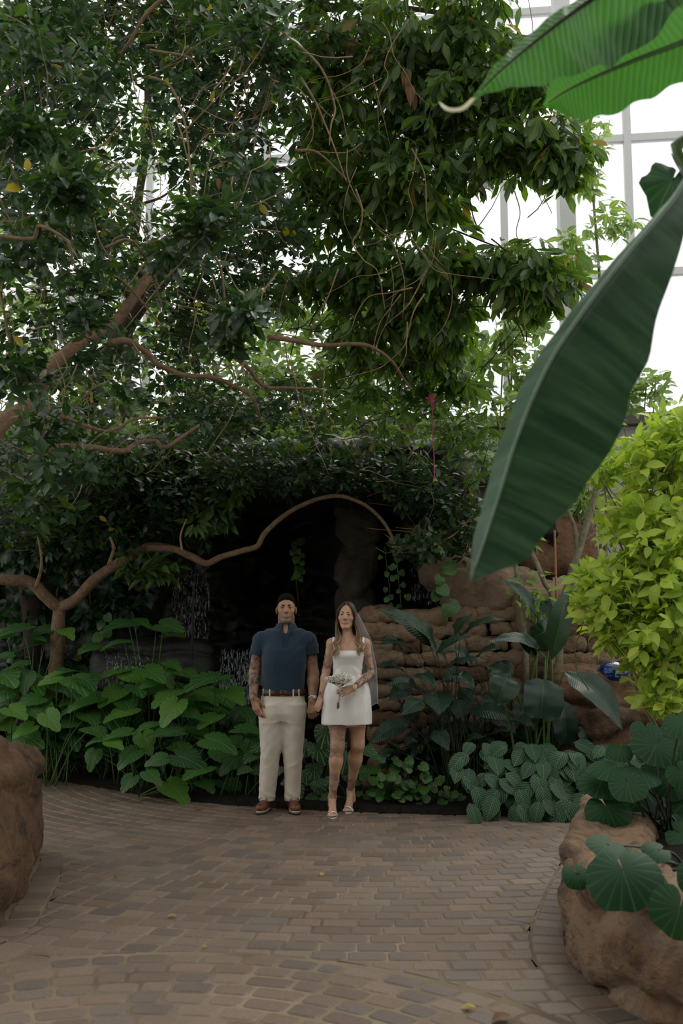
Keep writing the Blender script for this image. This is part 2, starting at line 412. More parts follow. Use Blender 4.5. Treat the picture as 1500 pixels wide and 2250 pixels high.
def glass_mat():
    m, nt, b, out = mat_new('frosted_glazing')
    tr = N(nt, 'ShaderNodeBsdfTransparent'); tr.inputs[0].default_value = (0.96, 0.98, 0.98, 1)
    tl = N(nt, 'ShaderNodeBsdfTranslucent'); tl.inputs[0].default_value = (0.9, 0.93, 0.95, 1)
    mx = N(nt, 'ShaderNodeMixShader'); mx.inputs[0].default_value = 0.25
    nt.links.new(tr.outputs[0], mx.inputs[1]); nt.links.new(tl.outputs[0], mx.inputs[2]); nt.links.new(mx.outputs[0], out.inputs[0]); return m
M_GLASS = glass_mat()

# ================================================================== floor: paved court
RB = np.array([(3.0, 1.2), (1.75, 3.0), (1.29, 3.77), (1.16, 4.02), (1.10, 4.19), (1.055, 4.52), (1.05, 4.77), (1.10, 5.1), (1.24, 5.56), (1.45, 6.2), (1.75, 7.0), (2.3, 7.6)])   # foot of the planter wall
LB = np.array([(-3.3, 4.72), (-2.1, 4.82), (-1.80, 4.98), (-1.72, 5.25), (-1.76, 5.5), (-1.87, 6.2), (-2.05, 6.85), (-2.7, 7.1)])     # foot of the other rock
def seg_dist(P, L):
    """P (2,), polyline -> distance, arc position, normal, along"""
    best = (9e9, 0, None, None); s = 0
    for a, b in zip(L[:-1], L[1:]):
        ab = b - a; l = np.linalg.norm(ab); t = np.clip((P - a) @ ab / (l * l), 0, 1); q = a + t * ab; d = np.linalg.norm(P - q)
        if d < best[0]: best = (d, s + t * l, q, ab / l)
        s += l
    return best
CA = np.array((-0.75, 2.85)); RA = 1.98
CB = np.array((0.3, 11.0))
BAND = 0.17
def clip_poly(poly, f):
    out = []; n = len(poly); d = [f(p) for p in poly]
    for i in range(n):
        p, q, a, b = poly[i], poly[(i + 1) % n], d[i], d[(i + 1) % n]
        if a >= 0: out.append(p)
        if (a >= 0) != (b >= 0): out.append(p + (q - p) * (a / (a - b)))
    return out
def area(p): return 0.5 * abs(sum(p[i][0] * p[(i + 1) % len(p)][1] - p[(i + 1) % len(p)][0] * p[i][1] for i in range(len(p))))
pavers = []     # (polygon, roundness)
def f_band(L): return lambda p: seg_dist(np.asarray(p), L)[0] - BAND
fR, fL = f_band(RB), f_band(LB)
def side_ok(c):
    # outside the rocks themselves
    d, s, q, t = seg_dist(c, RB); n = np.array([-t[1], t[0]])
    if (c - q) @ n < 0: return False
    d, s, q, t = seg_dist(c, LB); n = np.array([-t[1], t[0]])
    return (c - q) @ n < 0
def put(poly, rnd_):
    poly = [np.asarray(p, float) for p in poly]; c = np.mean(poly, 0)
    if not side_ok(c): return
    for f in (fR, fL):
        if f(c) < 0.3: poly = clip_poly(poly, f)
        if len(poly) < 3: return
    if area(poly) < 0.0012: return
    pavers.append((poly, rnd_))
# the round medallion
R_ = 0.12
while R_ < RA - 0.05:
    dr = 0.122; r1 = min(R_ + dr, RA); n = max(5, int(2 * PI * (R_ + dr / 2) / 0.172)); ph = rng.random() * 6.28
    cuts = np.sort((np.arange(n) + rng.uniform(-0.16, 0.16, n)) * 2 * PI / n + ph)
    for i in range(n):
        a0 = cuts[i]; a1 = cuts[(i + 1) % n] + (2 * PI if i == n - 1 else 0); am = (a0 + a1) / 2
        if CA[1] + R_ * math.sin(am) < 2.2: continue
        put([CA + r * np.array((math.cos(a), math.sin(a))) for r, a in ((R_, a0), (R_, a1), (r1, a1), (r1, a0))], 0.0215)
    R_ = r1
# the running bond beyond, in arcs
fA = lambda p: np.linalg.norm(np.asarray(p) - CA) - RA
row = 0; R_ = 2.4
while R_ < 9.0:
    dr = 0.13; r1 = R_ + dr; L = 0.178; n = int(2 * PI * (R_ + dr / 2) / L); ph = (row % 2) * PI / n
    jit = rng.uniform(-0.07, 0.07, n) * 2 * PI / n
    for i in range(n):
        a0 = 2 * PI * i / n + ph + jit[i]; a1 = 2 * PI * (i + 1) / n + ph + jit[(i + 1) % n]; am = (a0 + a1) / 2
        c = CB + (R_ + dr / 2) * np.array((math.cos(am), math.sin(am)))
        if c[1] > 10.4 or c[1] < 2.6 or abs(c[0]) > 3.4 or (c[1] < 4.0 and abs(c[0]) > 2.4): continue
        poly = [CB + r * np.array((math.cos(a), math.sin(a))) for r, a in ((R_, a0), (R_, a1), (r1, a1), (r1, a0))]
        if fA(c) < 0.2: poly = clip_poly(poly, fA)
        if len(poly) >= 3: put(poly, 0.014)
    R_ = r1; row += 1
# the border course along both rocks
for L, sgn in ((RB, 1), (LB, -1)):
    s = 0; P = smooth_path(L, 200); ln = np.r_[0, np.cumsum(np.linalg.norm(np.diff(P, axis=0), axis=1))]
    at_s = lambda u: np.array([np.interp(u, ln, P[:, 0]), np.interp(u, ln, P[:, 1])])
    while s + 0.13 < ln[-1]:
        a, b = at_s(s), at_s(s + 0.13); t = unit(np.r_[b - a, 0])[:2]; n = np.array([-t[1], t[0]]) * sgn
        if a[1] > 2.4: pavers.append(([a, b, b + n * BAND, a + n * BAND], 0.01))
        s += 0.13
GAP = 0.013; TOP = 0.0
def paver_geo(poly, rr):
    GAP = 0.014 if rr > 0.02 else 0.011
    """inset, rounded and bevelled prism, top at z = 0"""
    P = np.array(poly); c = P.mean(0)
    if ((P[:, 0] * np.roll(P[:, 1], -1) - np.roll(P[:, 0], -1) * P[:, 1]).sum()) < 0: P = P[::-1]
    keep = [i for i in range(len(P)) if np.linalg.norm(P[i] - P[i - 1]) > 0.012]
    P = P[keep] if len(keep) >= 3 else P
    def ring(ins, rr):
        out = []; n = len(P)
        for i in range(n):
            p, a, b = P[i], P[i - 1], P[(i + 1) % n]; u, v = unit(a - p), unit(b - p)
            bis = u + v; nb = np.linalg.norm(bis); q = p + (bis / nb * ins * 1.35 if nb > 0.1 else 0)
            k = min(rr, 0.3 * np.linalg.norm(a - p), 0.3 * np.linalg.norm(b - p))
            out += [q + u * k, q + (u + v) * k * 0.3, q + v * k]
        return out
    r0 = ring(GAP / 2, rr); r1 = ring(GAP / 2 + 0.008, rr); n = len(r0)
    tz = rng.uniform(-0.0015, 0.0015)
    V = [(*p, -0.03) for p in r0] + [(*p, -0.006 + tz) for p in r0] + [(*p, tz) for p in r1]
    F = [(k * n + i, k * n + (i + 1) % n, (k + 1) * n + (i + 1) % n, (k + 1) * n + i) for k in (0, 1) for i in range(n)] + [tuple(2 * n + i for i in range(n))]
    return np.array(V), F
mb = MB(); X = np.linspace(-6, 6, 25); Y = np.linspace(-6, 12, 37)
mb.grid(np.array([[(x, y, -0.005) for x in X] for y in Y]))
floor = mb.build('floor', M_SAND, None, False); tag(floor, 'brown concrete paver court laid in arcs with sandy joints', kind='structure')
cen = np.array([np.mean(p, 0) for p, _ in pavers]); u, v, dd = proj(np.c_[cen, np.zeros(len(cen))])
vis = (u > -20) & (u < 1520) & (v < 2270) & (dd > 0)
size = np.array([area(p) for p, _ in pavers]) / np.maximum(dd, 0.5) ** 3 * vis
order = np.argsort(-size); big = set(order[:300].tolist()); rest = MB()
for i, (p, rr) in enumerate(pavers):
    V, F = paver_geo(p, rr)
    if i in big: mk('paver', V, F, M_PAVER, floor, False)
    else: rest.add(V, F)
rest.build('paving', M_PAVER, floor, False, kind='stuff')

# ================================================================== planting beds
def bed(name, pts, z, label):
    pts = np.array(pts); c = pts.mean(0); rings = []
    for f in (1.0, 0.96, 0.8, 0.5, 0.05):
        q = c + (pts - c) * f; zz = z * (0 if f == 1.0 else 1) + (fbm(np.c_[q * 2.0, np.zeros(len(q))], 3) * 0.08 if f < 0.97 else -0.02)
        rings.append(np.c_[q, np.broadcast_to(zz, len(q))])
    m = MB(); m.grid(np.array(rings), close_u=True); o = m.build(name, M_SOIL, None); tag(o, label, kind='structure'); return o
EDGE = [(-5.5, 10.9), (-4.2, 10.7), (-3.3, 10.45), (-2.4, 9.75), (-1.7, 9.1), (-1.0, 8.72), (-0.4, 8.5), (0.3, 8.33), (1.0, 8.22), (1.6, 8.15), (2.4, 7.95), (3.2, 7.9), (6, 8.0)]
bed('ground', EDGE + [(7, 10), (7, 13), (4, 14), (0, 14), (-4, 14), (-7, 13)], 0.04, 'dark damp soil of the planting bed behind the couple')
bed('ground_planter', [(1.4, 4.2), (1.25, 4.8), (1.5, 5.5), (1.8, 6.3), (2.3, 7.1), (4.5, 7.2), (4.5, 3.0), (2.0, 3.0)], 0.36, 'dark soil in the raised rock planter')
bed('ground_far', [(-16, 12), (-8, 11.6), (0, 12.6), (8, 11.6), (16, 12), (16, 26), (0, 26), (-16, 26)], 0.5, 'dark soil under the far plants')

# ================================================================== rocks
def rock(name, label, sdf, mat, h, amp=0.05, fr=2.0, strata=0.0, seed=0.0, cat='rock', group=None, base=None, squash=1.0, kind=None):
    def d(P):
        q = P * np.array([fr, fr, fr * squash]) + seed
        n = fbm(q, 6, 0.62) * amp * 2.2
        r = np.abs(fbm(q * 1.7 + 5, 3)) * amp * 1.6            # creases
        s_ = 0
        if strata: zz = P[..., 2] * strata + fbm(P * 1.3 + seed, 3) * 2.0; s_ = (np.abs(zz - np.floor(zz) - 0.5) ** 4) * 16 * amp * 0.9
        return -(n - r * 0.5 + s_ + np.abs(fbm(q * 3.1 + 11, 3)) * amp * 0.7)
    V, F = sdf.mesh(h); V = displace(V, F, d)
    o = mk(name, V, F, mat, None, True, origin=base if base is not None else V.mean(0) * np.array([1, 1, 0]))
    tag(o, label, None if kind else cat, group, kind); return o
s = SDF().box((-2.74, 5.9, 0.28), (0.88, 0.95, 0.46), 0.16, 0.08, R=rotz(0.15)).box((-2.66, 5.65, 0.73), (0.60, 0.62, 0.12), 0.08, 0.04, R=rotz(-0.1)).box((-2.78, 5.7, 0.90), (0.56, 0.52, 0.09), 0.07, 0.03, R=rotz(0.05)).box((-2.02, 5.55, 0.12), (0.28, 0.45, 0.30), 0.12, 0.1, R=rotz(0.15))
rock('boulder', 'large orange-brown boulder at the edge of the court, cracked across its flank', s, M_ROCKL, 0.027, 0.07, 2.2, 2.2, 3.0)
s = SDF(); C_ = smooth_path(RB, 26)
for i in range(25):
    a, b = C_[i], C_[i + 1]; t = unit(np.r_[b - a, 0])[:2]; n = np.array([t[1], -t[0]]); m_ = (a + b) / 2 + n * 0.2
    s.box((m_[0], m_[1], 0.2), (np.linalg.norm(b - a) / 2 + 0.1, 0.2, 0.24), 0.06, 0.06, R=rotz(math.atan2(t[1], t[0])))
rock('planter_wall', 'low curving tan rock wall holding the raised planter', s, M_ROCK, 0.022, 0.075, 3.0, 3.0, 9.0)
# the grotto: a dark wet rock face with an overhang
xs = np.linspace(-6.5, 2.3, 170); zs = np.linspace(-0.3, 3.3, 90)
GX, GZ = np.meshgrid(xs, zs)
Pq = np.stack([GX * 0.9, GX * 0 + 4.0, GZ * 1.5], -1)
strat = GZ * 2.0 + fbm(Pq * 1.6, 4) * 5.0; led = (strat - np.floor(strat)) ** 2
dep = 11.9 + fbm(Pq * 1.3, 6, 0.6) * 1.4 + led * 0.22 - np.exp(-((GX - 0.12) / 0.22) ** 2) * 0.55 + np.exp(-((GX + 0.6) / 0.5) ** 2) * 0.35 - np.clip((GX - 0.9) / 1.0, 0, 1.3) * 0.9 + np.clip((-GX - 3.2) / 2, 0, 1) * 0.4
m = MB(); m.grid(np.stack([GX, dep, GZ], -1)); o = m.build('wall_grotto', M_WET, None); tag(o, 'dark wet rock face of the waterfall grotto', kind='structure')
s = SDF().box((-1.2, 11.3, 3.15), (2.6, 1.3, 0.32), 0.25, 0.2).box((-3.9, 11.7, 2.9), (1.6, 1.2, 0.5), 0.3, 0.2).box((1.3, 11.7, 3.0), (0.7, 1.0, 0.3), 0.2, 0.2)
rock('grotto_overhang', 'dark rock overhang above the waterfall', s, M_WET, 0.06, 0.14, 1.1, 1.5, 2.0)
s = SDF().box((-1.92, 10.55, 0.78), (0.62, 0.5, 0.62), 0.2, 0.1).box((-1.2, 10.5, 0.45), (0.5, 0.4, 0.45), 0.18, 0.1)
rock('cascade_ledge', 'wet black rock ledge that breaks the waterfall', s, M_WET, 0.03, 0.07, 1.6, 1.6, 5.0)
s = SDF().cap((0.13, 11.2, 0.3), (0.2, 11.25, 3.3), 0.2, 0.26, 0.1)
rock('rock_pillar', 'narrow vertical rock rib in the middle of the grotto', s, M_WET if False else rock_mat('lit_rib_rock', [(0.25, (0.012, 0.011, 0.009)), (0.55, (0.06, 0.05, 0.035)), (0.8, (0.11, 0.09, 0.06))], rough=0.7), 0.03, 0.1, 2.0, 2.0, 8.0)  # lighter rock than the wet face: the light on the rib is in its colour
def boulder(px, py, Y, r, mat, seed, label, h=0.03, amp=0.07, strata=0.0, up=0.1):
    c = at(px, py, Y); s = SDF().box(c, r, min(r) * 0.55, 0.1, R=rotz(seed * 0.37)).ell(c + np.array((0, 0, r[2] * 0.2)), np.array(r) * 1.02, 0.1)
    return rock('boulder', label, s, mat, h, amp, 1.8, strata, seed)
boulder(1195, 1195, 11.2, (0.52, 0.45, 0.36), M_ROCKL, 1.0, 'rounded red-brown boulder behind the thin grey trunks')
boulder(1085, 1305, 10.2, (0.42, 0.4, 0.26), M_ROCKP, 2.0, 'pale sandy boulder at the edge of the grotto')
boulder(1000, 1220, 10.9, (0.34, 0.35, 0.42), M_ROCKP, 3.0, 'upright sandy rock sloping into the grotto')
boulder(1190, 1350, 10.15, (0.6, 0.4, 0.28), M_ROCK, 4.5, 'broad shaded brown boulder below the rounded red-brown one')
boulder(985, 1110, 11.6, (0.5, 0.4, 0.5), M_ROCK, 6.1, 'shaded brown rock high beside the grotto mouth')
boulder(835, 1390, 10.1, (0.2, 0.25, 0.22), M_ROCKP, 7.0, 'mossy sandy rock just behind the bridal veil', 0.02, 0.05)
s = SDF().box(at(1440, 1520, 8.9) + np.array((0.35, 0.2, -0.05)), (1.0, 0.4, 0.2), 0.1, 0.08, R=rotz(-0.12)).box(at(1420, 1490, 9.0) + np.array((0.35, 0.25, -0.12)), (1.15, 0.35, 0.16), 0.06, 0.06, R=rotz(-0.05)).box(at(1460, 1590, 8.8) + np.array((0.35, 0.1, -0.2)), (1.05, 0.4, 0.45), 0.15, 0.1, R=rotz(-0.08)).box(at(1310, 1560, 8.9) + np.array((0, 0.15, -0.1)), (0.42, 0.3, 0.45), 0.12, 0.1)
rock('rock_shelf', 'flat-topped red-brown rock shelf under the lime shrub', s, M_ROCKL, 0.025, 0.10, 2.2, 3.2, 4.0)
# the dry stone bank: stones one by one
bank = thing('stone_bank', 'bank of stacked tan stones behind the broad dark leaves', 'stone wall', (1.4, 9.9, 0))
OFF_B = OFF[bank]
def stone_mesh(seed, r):
    V, F = SDF().box((0, 0, 0), r, 0.05, 0.05).mesh(0.034); return displace(V, F, lambda P: fbm(P * 8 + seed, 4, .6) * 0.13), F
svar = [stone_mesh(7.7 * k, r) for k, r in enumerate([(0.22, 0.2, 0.075), (0.15, 0.2, 0.08), (0.28, 0.22, 0.07), (0.11, 0.18, 0.065)])]
sme = [[mesh_data('stone', V, F, mm) for V, F in svar] for mm in (M_ROCK, M_ROCKP, M_ROCKL)]
zrow = 0.08; sd = random.Random(4)
while zrow < 1.75:
    x = 0.15 + sd.random() * 0.2
    while x < 4.3:
        k = sd.randrange(4); wd = [0.21, 0.14, 0.27, 0.1][k]
        M = np.eye(4); M[:3, :3] = rotz(sd.uniform(-0.15, 0.15)) @ roty(sd.uniform(-0.06, 0.06)) * np.array([1, 1, sd.uniform(0.85, 1.15)])
        M[:3, 3] = (x + wd, 9.62 + 0.14 * zrow + 0.1 * math.sin(x * 2) + sd.uniform(-0.05, 0.05), zrow + sd.uniform(-0.015, 0.015))
        if not (x > 2.6 and zrow > 1.3): inst('stone', sme[sd.choice([0, 0, 1, 2])][k], M, bank)
        x += wd * 2 + 0.0
    zrow += 0.14

# ================================================================== greenhouse shell
WALLY = 16.5; ang = math.radians(7)
def wp(x, z, dy=0.0): return np.array((x, WALLY - x * math.tan(ang) + dy + 1.0 * 0, z))
vx = [at(1384, 500, WALLY - 0.6)[0] + 2.05 * k for k in range(-9, 4)]
hz_ = [4.9, 7.35, 9.7, 12.1, 14.6]
gh = thing('wall_glazing', None, None, (0, WALLY, 0)); gh['kind'] = 'structure'; gh['label'] = 'bright glazed greenhouse wall with white frames'
for x in vx:
    m = MB(); p = wp(x, 0); m.box((p[0], p[1], 9.75), (0.06, 0.07, 4.85), rotz(-ang)); m.build('mullion', M_WHITE, gh, False)
for z in hz_:
    m = MB(); a, b = wp(vx[0], z), wp(vx[-1], z); c = (a + b) / 2; m.box(c, (np.linalg.norm(b - a) / 2, 0.06, 0.06), rotz(-ang)); m.build('transom', M_WHITE, gh, False)
pane = MB().box((0, 0, 0), (1.0, 0.006, 1.16)).build; pm = None
for i in range(len(vx) - 1):
    for j in range(len(hz_) - 1):
        c = wp((vx[i] + vx[i + 1]) / 2, (hz_[j] + hz_[j + 1]) / 2, 0.0); M = np.eye(4); M[:3, :3] = rotz(-ang); M[:3, 3] = c
        if pm is None:
            b_ = MB().box((0, 0, 0), (1.02, 0.006, 1.2)); pm = mesh_data('pane', np.concatenate(b_.V), b_.F, M_GLASS, False)
        inst('pane', pm, M, gh)
m = MB(); a, b = wp(vx[0], 0), wp(vx[-1], 0); c = (a + b) / 2; m.box((c[0], c[1], 2.3), (np.linalg.norm(b - a) / 2, 0.15, 2.5), rotz(-ang)); o = m.build('wall_back', M_WALL, None, False); tag(o, 'low pale wall under the greenhouse glazing', kind='structure')
m = MB(); m.box((c[0], c[1] - 0.15, 4.83), (np.linalg.norm(b - a) / 2, 0.25, 0.09), rotz(-ang)); o = m.build('trim_1', M_BRONZE, None, False); tag(o, 'dark brown sill under the greenhouse glazing', kind='structure')
m = MB(); p = at(1247, 600, 14.6); m.box((p[0], p[1], 6.5), (0.12, 0.12, 6.5)); o = m.build('column_1', M_WHITE, None, False); tag(o, 'white steel column of the greenhouse', kind='structure')
# rafters of the glass roof
for k, x in enumerate((-9, -4.5, 0.6, 5.1, 9.6)):
    m = MB(); m.tube([(x, 16.8, 14.6), (x, 4, 17.5)], 0.09, 6); o = m.build('beam_%d' % (k + 1), M_WHITE, None, False); tag(o, 'white rafter of the glass roof', kind='structure')
m = MB(); m.tube([(-14, 10, 16.2), (14, 10, 16.2)], 0.07, 6); o = m.build('beam_9', M_WHITE, None, False); tag(o, 'white purlin of the glass roof', kind='structure')
# unseen wall and ceiling added behind the camera to darken the front
m = MB(); m.box((0, -6.0, 2.6), (9, 0.15, 2.9)); o = m.build('wall_shade', M_DARKWALL, None, False); tag(o, 'solid wall added out of view to shade the court', kind='structure')
m = MB(); m.box((0, -2.6, 5.2), (9, 3.4, 0.1)); o = m.build('ceiling', M_DARKWALL, None, False); tag(o, 'solid ceiling added out of view to shade the court', kind='structure')

# ================================================================== falling water
def water_mat():
    m, nt, b, out = mat_new('falling_water'); b.inputs['Base Color'].default_value = (0.75, 0.82, 0.88, 1); b.inputs['Roughness'].default_value = 0.15
    tr = N(nt, 'ShaderNodeBsdfTransparent'); mx = N(nt, 'ShaderNodeMixShader'); co = objco(nt)
    mp = N(nt, 'ShaderNodeMapping'); mp.inputs['Scale'].default_value = (40, 40, 9); nt.links.new(co, mp.inputs[0])
    f = ramp(nt, noise(nt, 1.0, 3, mp.outputs[0]), [(0.52, (0, 0, 0)), (0.75, (0.3, 0.3, 0.3))]); nt.links.new(f, mx.inputs[0])
    nt.links.new(tr.outputs[0], mx.inputs[1]); nt.links.new(b.outputs[0], mx.inputs[2]); nt.links.new(mx.outputs[0], out.inputs[0]); return m
M_WATER = water_mat()
M_FOAM = plain('water_froth', (0.3, 0.34, 0.38), 0.3, 0.5)
def cascade(label, x0, x1, ytop, ybot, Y, n, seed):
    r = random.Random(seed); base = at((x0 + x1) / 2, ybot, Y); t = thing('waterfall', label, 'waterfall', base)
    a, b = at(x0, ytop, Y), at(x1, ytop, Y); zb = at(x0, ybot, Y)[2]
    m = MB(); P = []
    for i in range(20):
        u = i / 19; z = a[2] + (zb - a[2]) * u
        P.append([(a[0] + (b[0] - a[0]) * v * (1 + 0.1 * u) , Y - 0.25 * u ** 0.6 + 0.03 * math.sin(v * 23 + i * 0.4), z) for v in np.linspace(0, 1, 26)])
    m.grid(np.array(P)); m.build('water_sheet', M_WATER, t)
    m = MB()
    for i in range(n):
        v = r.random(); u = r.random() ** 0.8; x = a[0] + (b[0] - a[0]) * v; z = a[2] + (zb - a[2]) * u; l = r.uniform(0.008, 0.05)
        y = Y - 0.25 * u ** 0.6 - r.uniform(0, 0.08); m.tube([(x, y, z), (x + r.uniform(-0.004, 0.004), y - 0.01, z - l)], [0.0008, r.uniform(0.001, 0.003)], 4)
    o = m.build('water_streak', M_FOAM, t, kind='stuff')
cascade('thin sheet of water falling beside the man, upper fall', 385, 462, 1225, 1425, 11.1, 300, 1)
cascade('frothy lower fall splashing beside the arm of the man', 488, 556, 1425, 1545, 10.2, 420, 2)
cascade('faint trickle of water at the grotto mouth behind the bride', 900, 985, 1200, 1330, 11.0, 90, 3)
cascade('small fall over the black ledge among the scalloped leaves', 240, 330, 1435, 1500, 10.0, 80, 5)

# ================================================================== people
def skin_mat(name, base, tat, lip, stub, tscale=55):
    m, nt, b, out = mat_new(name); co = objco(nt)
    at_ = N(nt, 'ShaderNodeAttribute', attribute_name='mask'); sp = N(nt, 'ShaderNodeSeparateColor'); nt.links.new(at_.outputs['Color'], sp.inputs[0])
    f = noise(nt, 22, 4, co); col = ramp(nt, f, [(0.3, tuple(c * 0.86 for c in base)), (0.7, tuple(c * 1.1 for c in base))])
    col = mixc(nt, math_(nt, 'MULTIPLY', sp.outputs[1], 0.85), col, stub)
    col = mixc(nt, math_(nt, 'MULTIPLY', sp.outputs[0], 0.8), col, lip)
    vo = N(nt, 'ShaderNodeTexVoronoi', feature='DISTANCE_TO_EDGE'); vo.inputs['Scale'].default_value = tscale
    nt.links.new(mixc(nt, 0.12, co, N(nt, 'ShaderNodeTexNoise', i_Scale=9.0).outputs['Color'], 'ADD'), vo.inputs['Vector'])
    ln = ramp(nt, vo.outputs['Distance'], [(0.06, (1, 1, 1)), (0.2, (0, 0, 0))])
    bl = ramp(nt, noise(nt, 28, 3, co, 0.6, 1.0), [(0.47, (0, 0, 0)), (0.58, (1, 1, 1))])
    t = math_(nt, 'MAXIMUM', math_(nt, 'MULTIPLY', ln, 0.85), bl)
    t = math_(nt, 'MULTIPLY', t, sp.outputs[2])
    col = mixc(nt, math_(nt, 'MULTIPLY', t, 1.0), col, tat)
    nt.links.new(col, b.inputs['Base Color']); b.inputs['Roughness'].default_value = 0.5; b.inputs['Specular IOR Level'].default_value = 0.4
    b.inputs['Subsurface Weight'].default_value = 0.08; b.inputs['Subsurface Radius'].default_value = (0.012, 0.005, 0.003); b.inputs['Subsurface Scale'].default_value = 0.4
    return m
def fabric(name, col, rough=0.75, stripe=None, wv=900, sheen=0.2, spec=0.2):
    m, nt, b, out = mat_new(name); co = objco(nt); f = noise(nt, wv, 2, co); f2 = noise(nt, 6, 3, co)
    c = ramp(nt, f2, [(0.3, tuple(x * 0.88 for x in col)), (0.7, tuple(x * 1.08 for x in col))])
    if stripe:
        s_ = N(nt, 'ShaderNodeSeparateXYZ'); nt.links.new(co, s_.inputs[0])
        sn = math_(nt, 'SINE', math_(nt, 'MULTIPLY', s_.outputs[2], stripe[1])); c = mixc(nt, math_(nt, 'MULTIPLY', math_(nt, 'GREATER_THAN', sn, 0.35), 0.4), c, stripe[0])
    nt.links.new(c, b.inputs['Base Color']); b.inputs['Roughness'].default_value = rough; b.inputs['Sheen Weight'].default_value = sheen; b.inputs['Specular IOR Level'].default_value = spec
    bump(nt, b, f, 0.1, 0.001); return m
M_SKIN_M = skin_mat('tan_skin', (0.36, 0.20, 0.12), (0.03, 0.03, 0.035), (0.26, 0.135, 0.095), (0.12, 0.085, 0.065), 45)
M_SKIN_W = skin_mat('fair_skin', (0.50, 0.30, 0.20), (0.035, 0.035, 0.04), (0.40, 0.17, 0.14), (0.3, 0.2, 0.15), 60)
M_EYE, _nt, _b, _o = mat_new('eye')
_co = objco(_nt); _s = N(_nt, 'ShaderNodeSeparateXYZ'); _nt.links.new(_co, _s.inputs[0])
_nt.links.new(ramp(_nt, math_(_nt, 'MULTIPLY', _s.outputs[1], -80.0), [(0.70, (0.5, 0.47, 0.44)), (0.78, (0.03, 0.018, 0.01)), (0.95, (0.004, 0.004, 0.004))]), _b.inputs['Base Color']); _b.inputs['Roughness'].default_value = 0.15
M_HAIR_M = plain('black_hair', (0.007, 0.006, 0.0055), 0.9, 0.1, nscale=300, var=0.5, bstr=0.5)
def hair_mat():
    m, nt, b, out = mat_new('brown_to_blonde_hair'); s_ = N(nt, 'ShaderNodeSeparateXYZ'); nt.links.new(objco(nt), s_.inputs[0]); r = rnd01(nt)
    g = math_(nt, 'ADD', math_(nt, 'MULTIPLY', math_(nt, 'SUBTRACT', 1.68, s_.outputs[2]), 2.4), math_(nt, 'MULTIPLY', math_(nt, 'SUBTRACT', r, 0.5), 0.5))
    nt.links.new(ramp(nt, g, [(0.0, (0.045, 0.028, 0.018)), (0.4, (0.11, 0.065, 0.037)), (0.75, (0.26, 0.165, 0.085)), (1.0, (0.46, 0.32, 0.17))]), b.inputs['Base Color'])
    b.inputs['Roughness'].default_value = 0.4; return m
M_HAIR_W = hair_mat()
M_BROW_W = plain('brown_brow', (0.05, 0.03, 0.02), 0.7)
M_POLO = fabric('navy_polo_knit', (0.011, 0.027, 0.050), 0.7, ((0.024, 0.048, 0.08), 900.0))
M_POLO_D = fabric('navy_polo_trim', (0.012, 0.026, 0.048), 0.75)
M_CHINO = fabric('cream_chino', (0.60, 0.55, 0.46), 0.85)
M_LEATHER = plain('brown_leather', (0.045, 0.02, 0.012), 0.45, 0.5, nscale=60, var=0.3, bstr=0.2)
M_TAN = plain('tan_shoe_leather', (0.12, 0.042, 0.018), 0.5, 0.5, nscale=40, var=0.25, bstr=0.2)
M_SOLE = plain('cream_sole', (0.36, 0.32, 0.26), 0.8); M_SOLED = plain('dark_outsole', (0.03, 0.022, 0.018), 0.8)
M_LACE = plain('dark_lace', (0.035, 0.02, 0.014), 0.9)
M_STEEL = plain('steel', (0.6, 0.58, 0.55), 0.25, 0.5, 1.0); M_GOLD = plain('gold', (0.75, 0.52, 0.25), 0.25, 0.5, 1.0)
M_DIAL = plain('pale_dial', (0.7, 0.7, 0.68), 0.3)
M_SATIN = fabric('ivory_satin', (0.74, 0.72, 0.69), 0.32, None, 500, 0.3, 0.5)
M_WLEA = plain('white_sandal_leather', (0.78, 0.75, 0.72), 0.5)
M_NAIL = plain('pale_nail', (0.75, 0.55, 0.5), 0.3)
def veil_mat():
    m, nt, b, out = mat_new('sheer_tulle'); tr = N(nt, 'ShaderNodeBsdfTransparent'); d = N(nt, 'ShaderNodeBsdfDiffuse'); d.inputs[0].default_value = (0.85, 0.87, 0.9, 1)
    tl = N(nt, 'ShaderNodeBsdfTranslucent'); tl.inputs[0].default_value = (0.85, 0.87, 0.9, 1); a = N(nt, 'ShaderNodeAddShader')
    a = N(nt, 'ShaderNodeMixShader'); a.inputs[0].default_value = 0.5
    nt.links.new(d.outputs[0], a.inputs[1]); nt.links.new(tl.outputs[0], a.inputs[2])
    mx = N(nt, 'ShaderNodeMixShader'); mx.inputs[0].default_value = 0.3
    nt.links.new(tr.outputs[0], mx.inputs[1]); nt.links.new(a.outputs[0], mx.inputs[2]); nt.links.new(mx.outputs[0], out.inputs[0]); return m
M_VEIL = veil_mat()

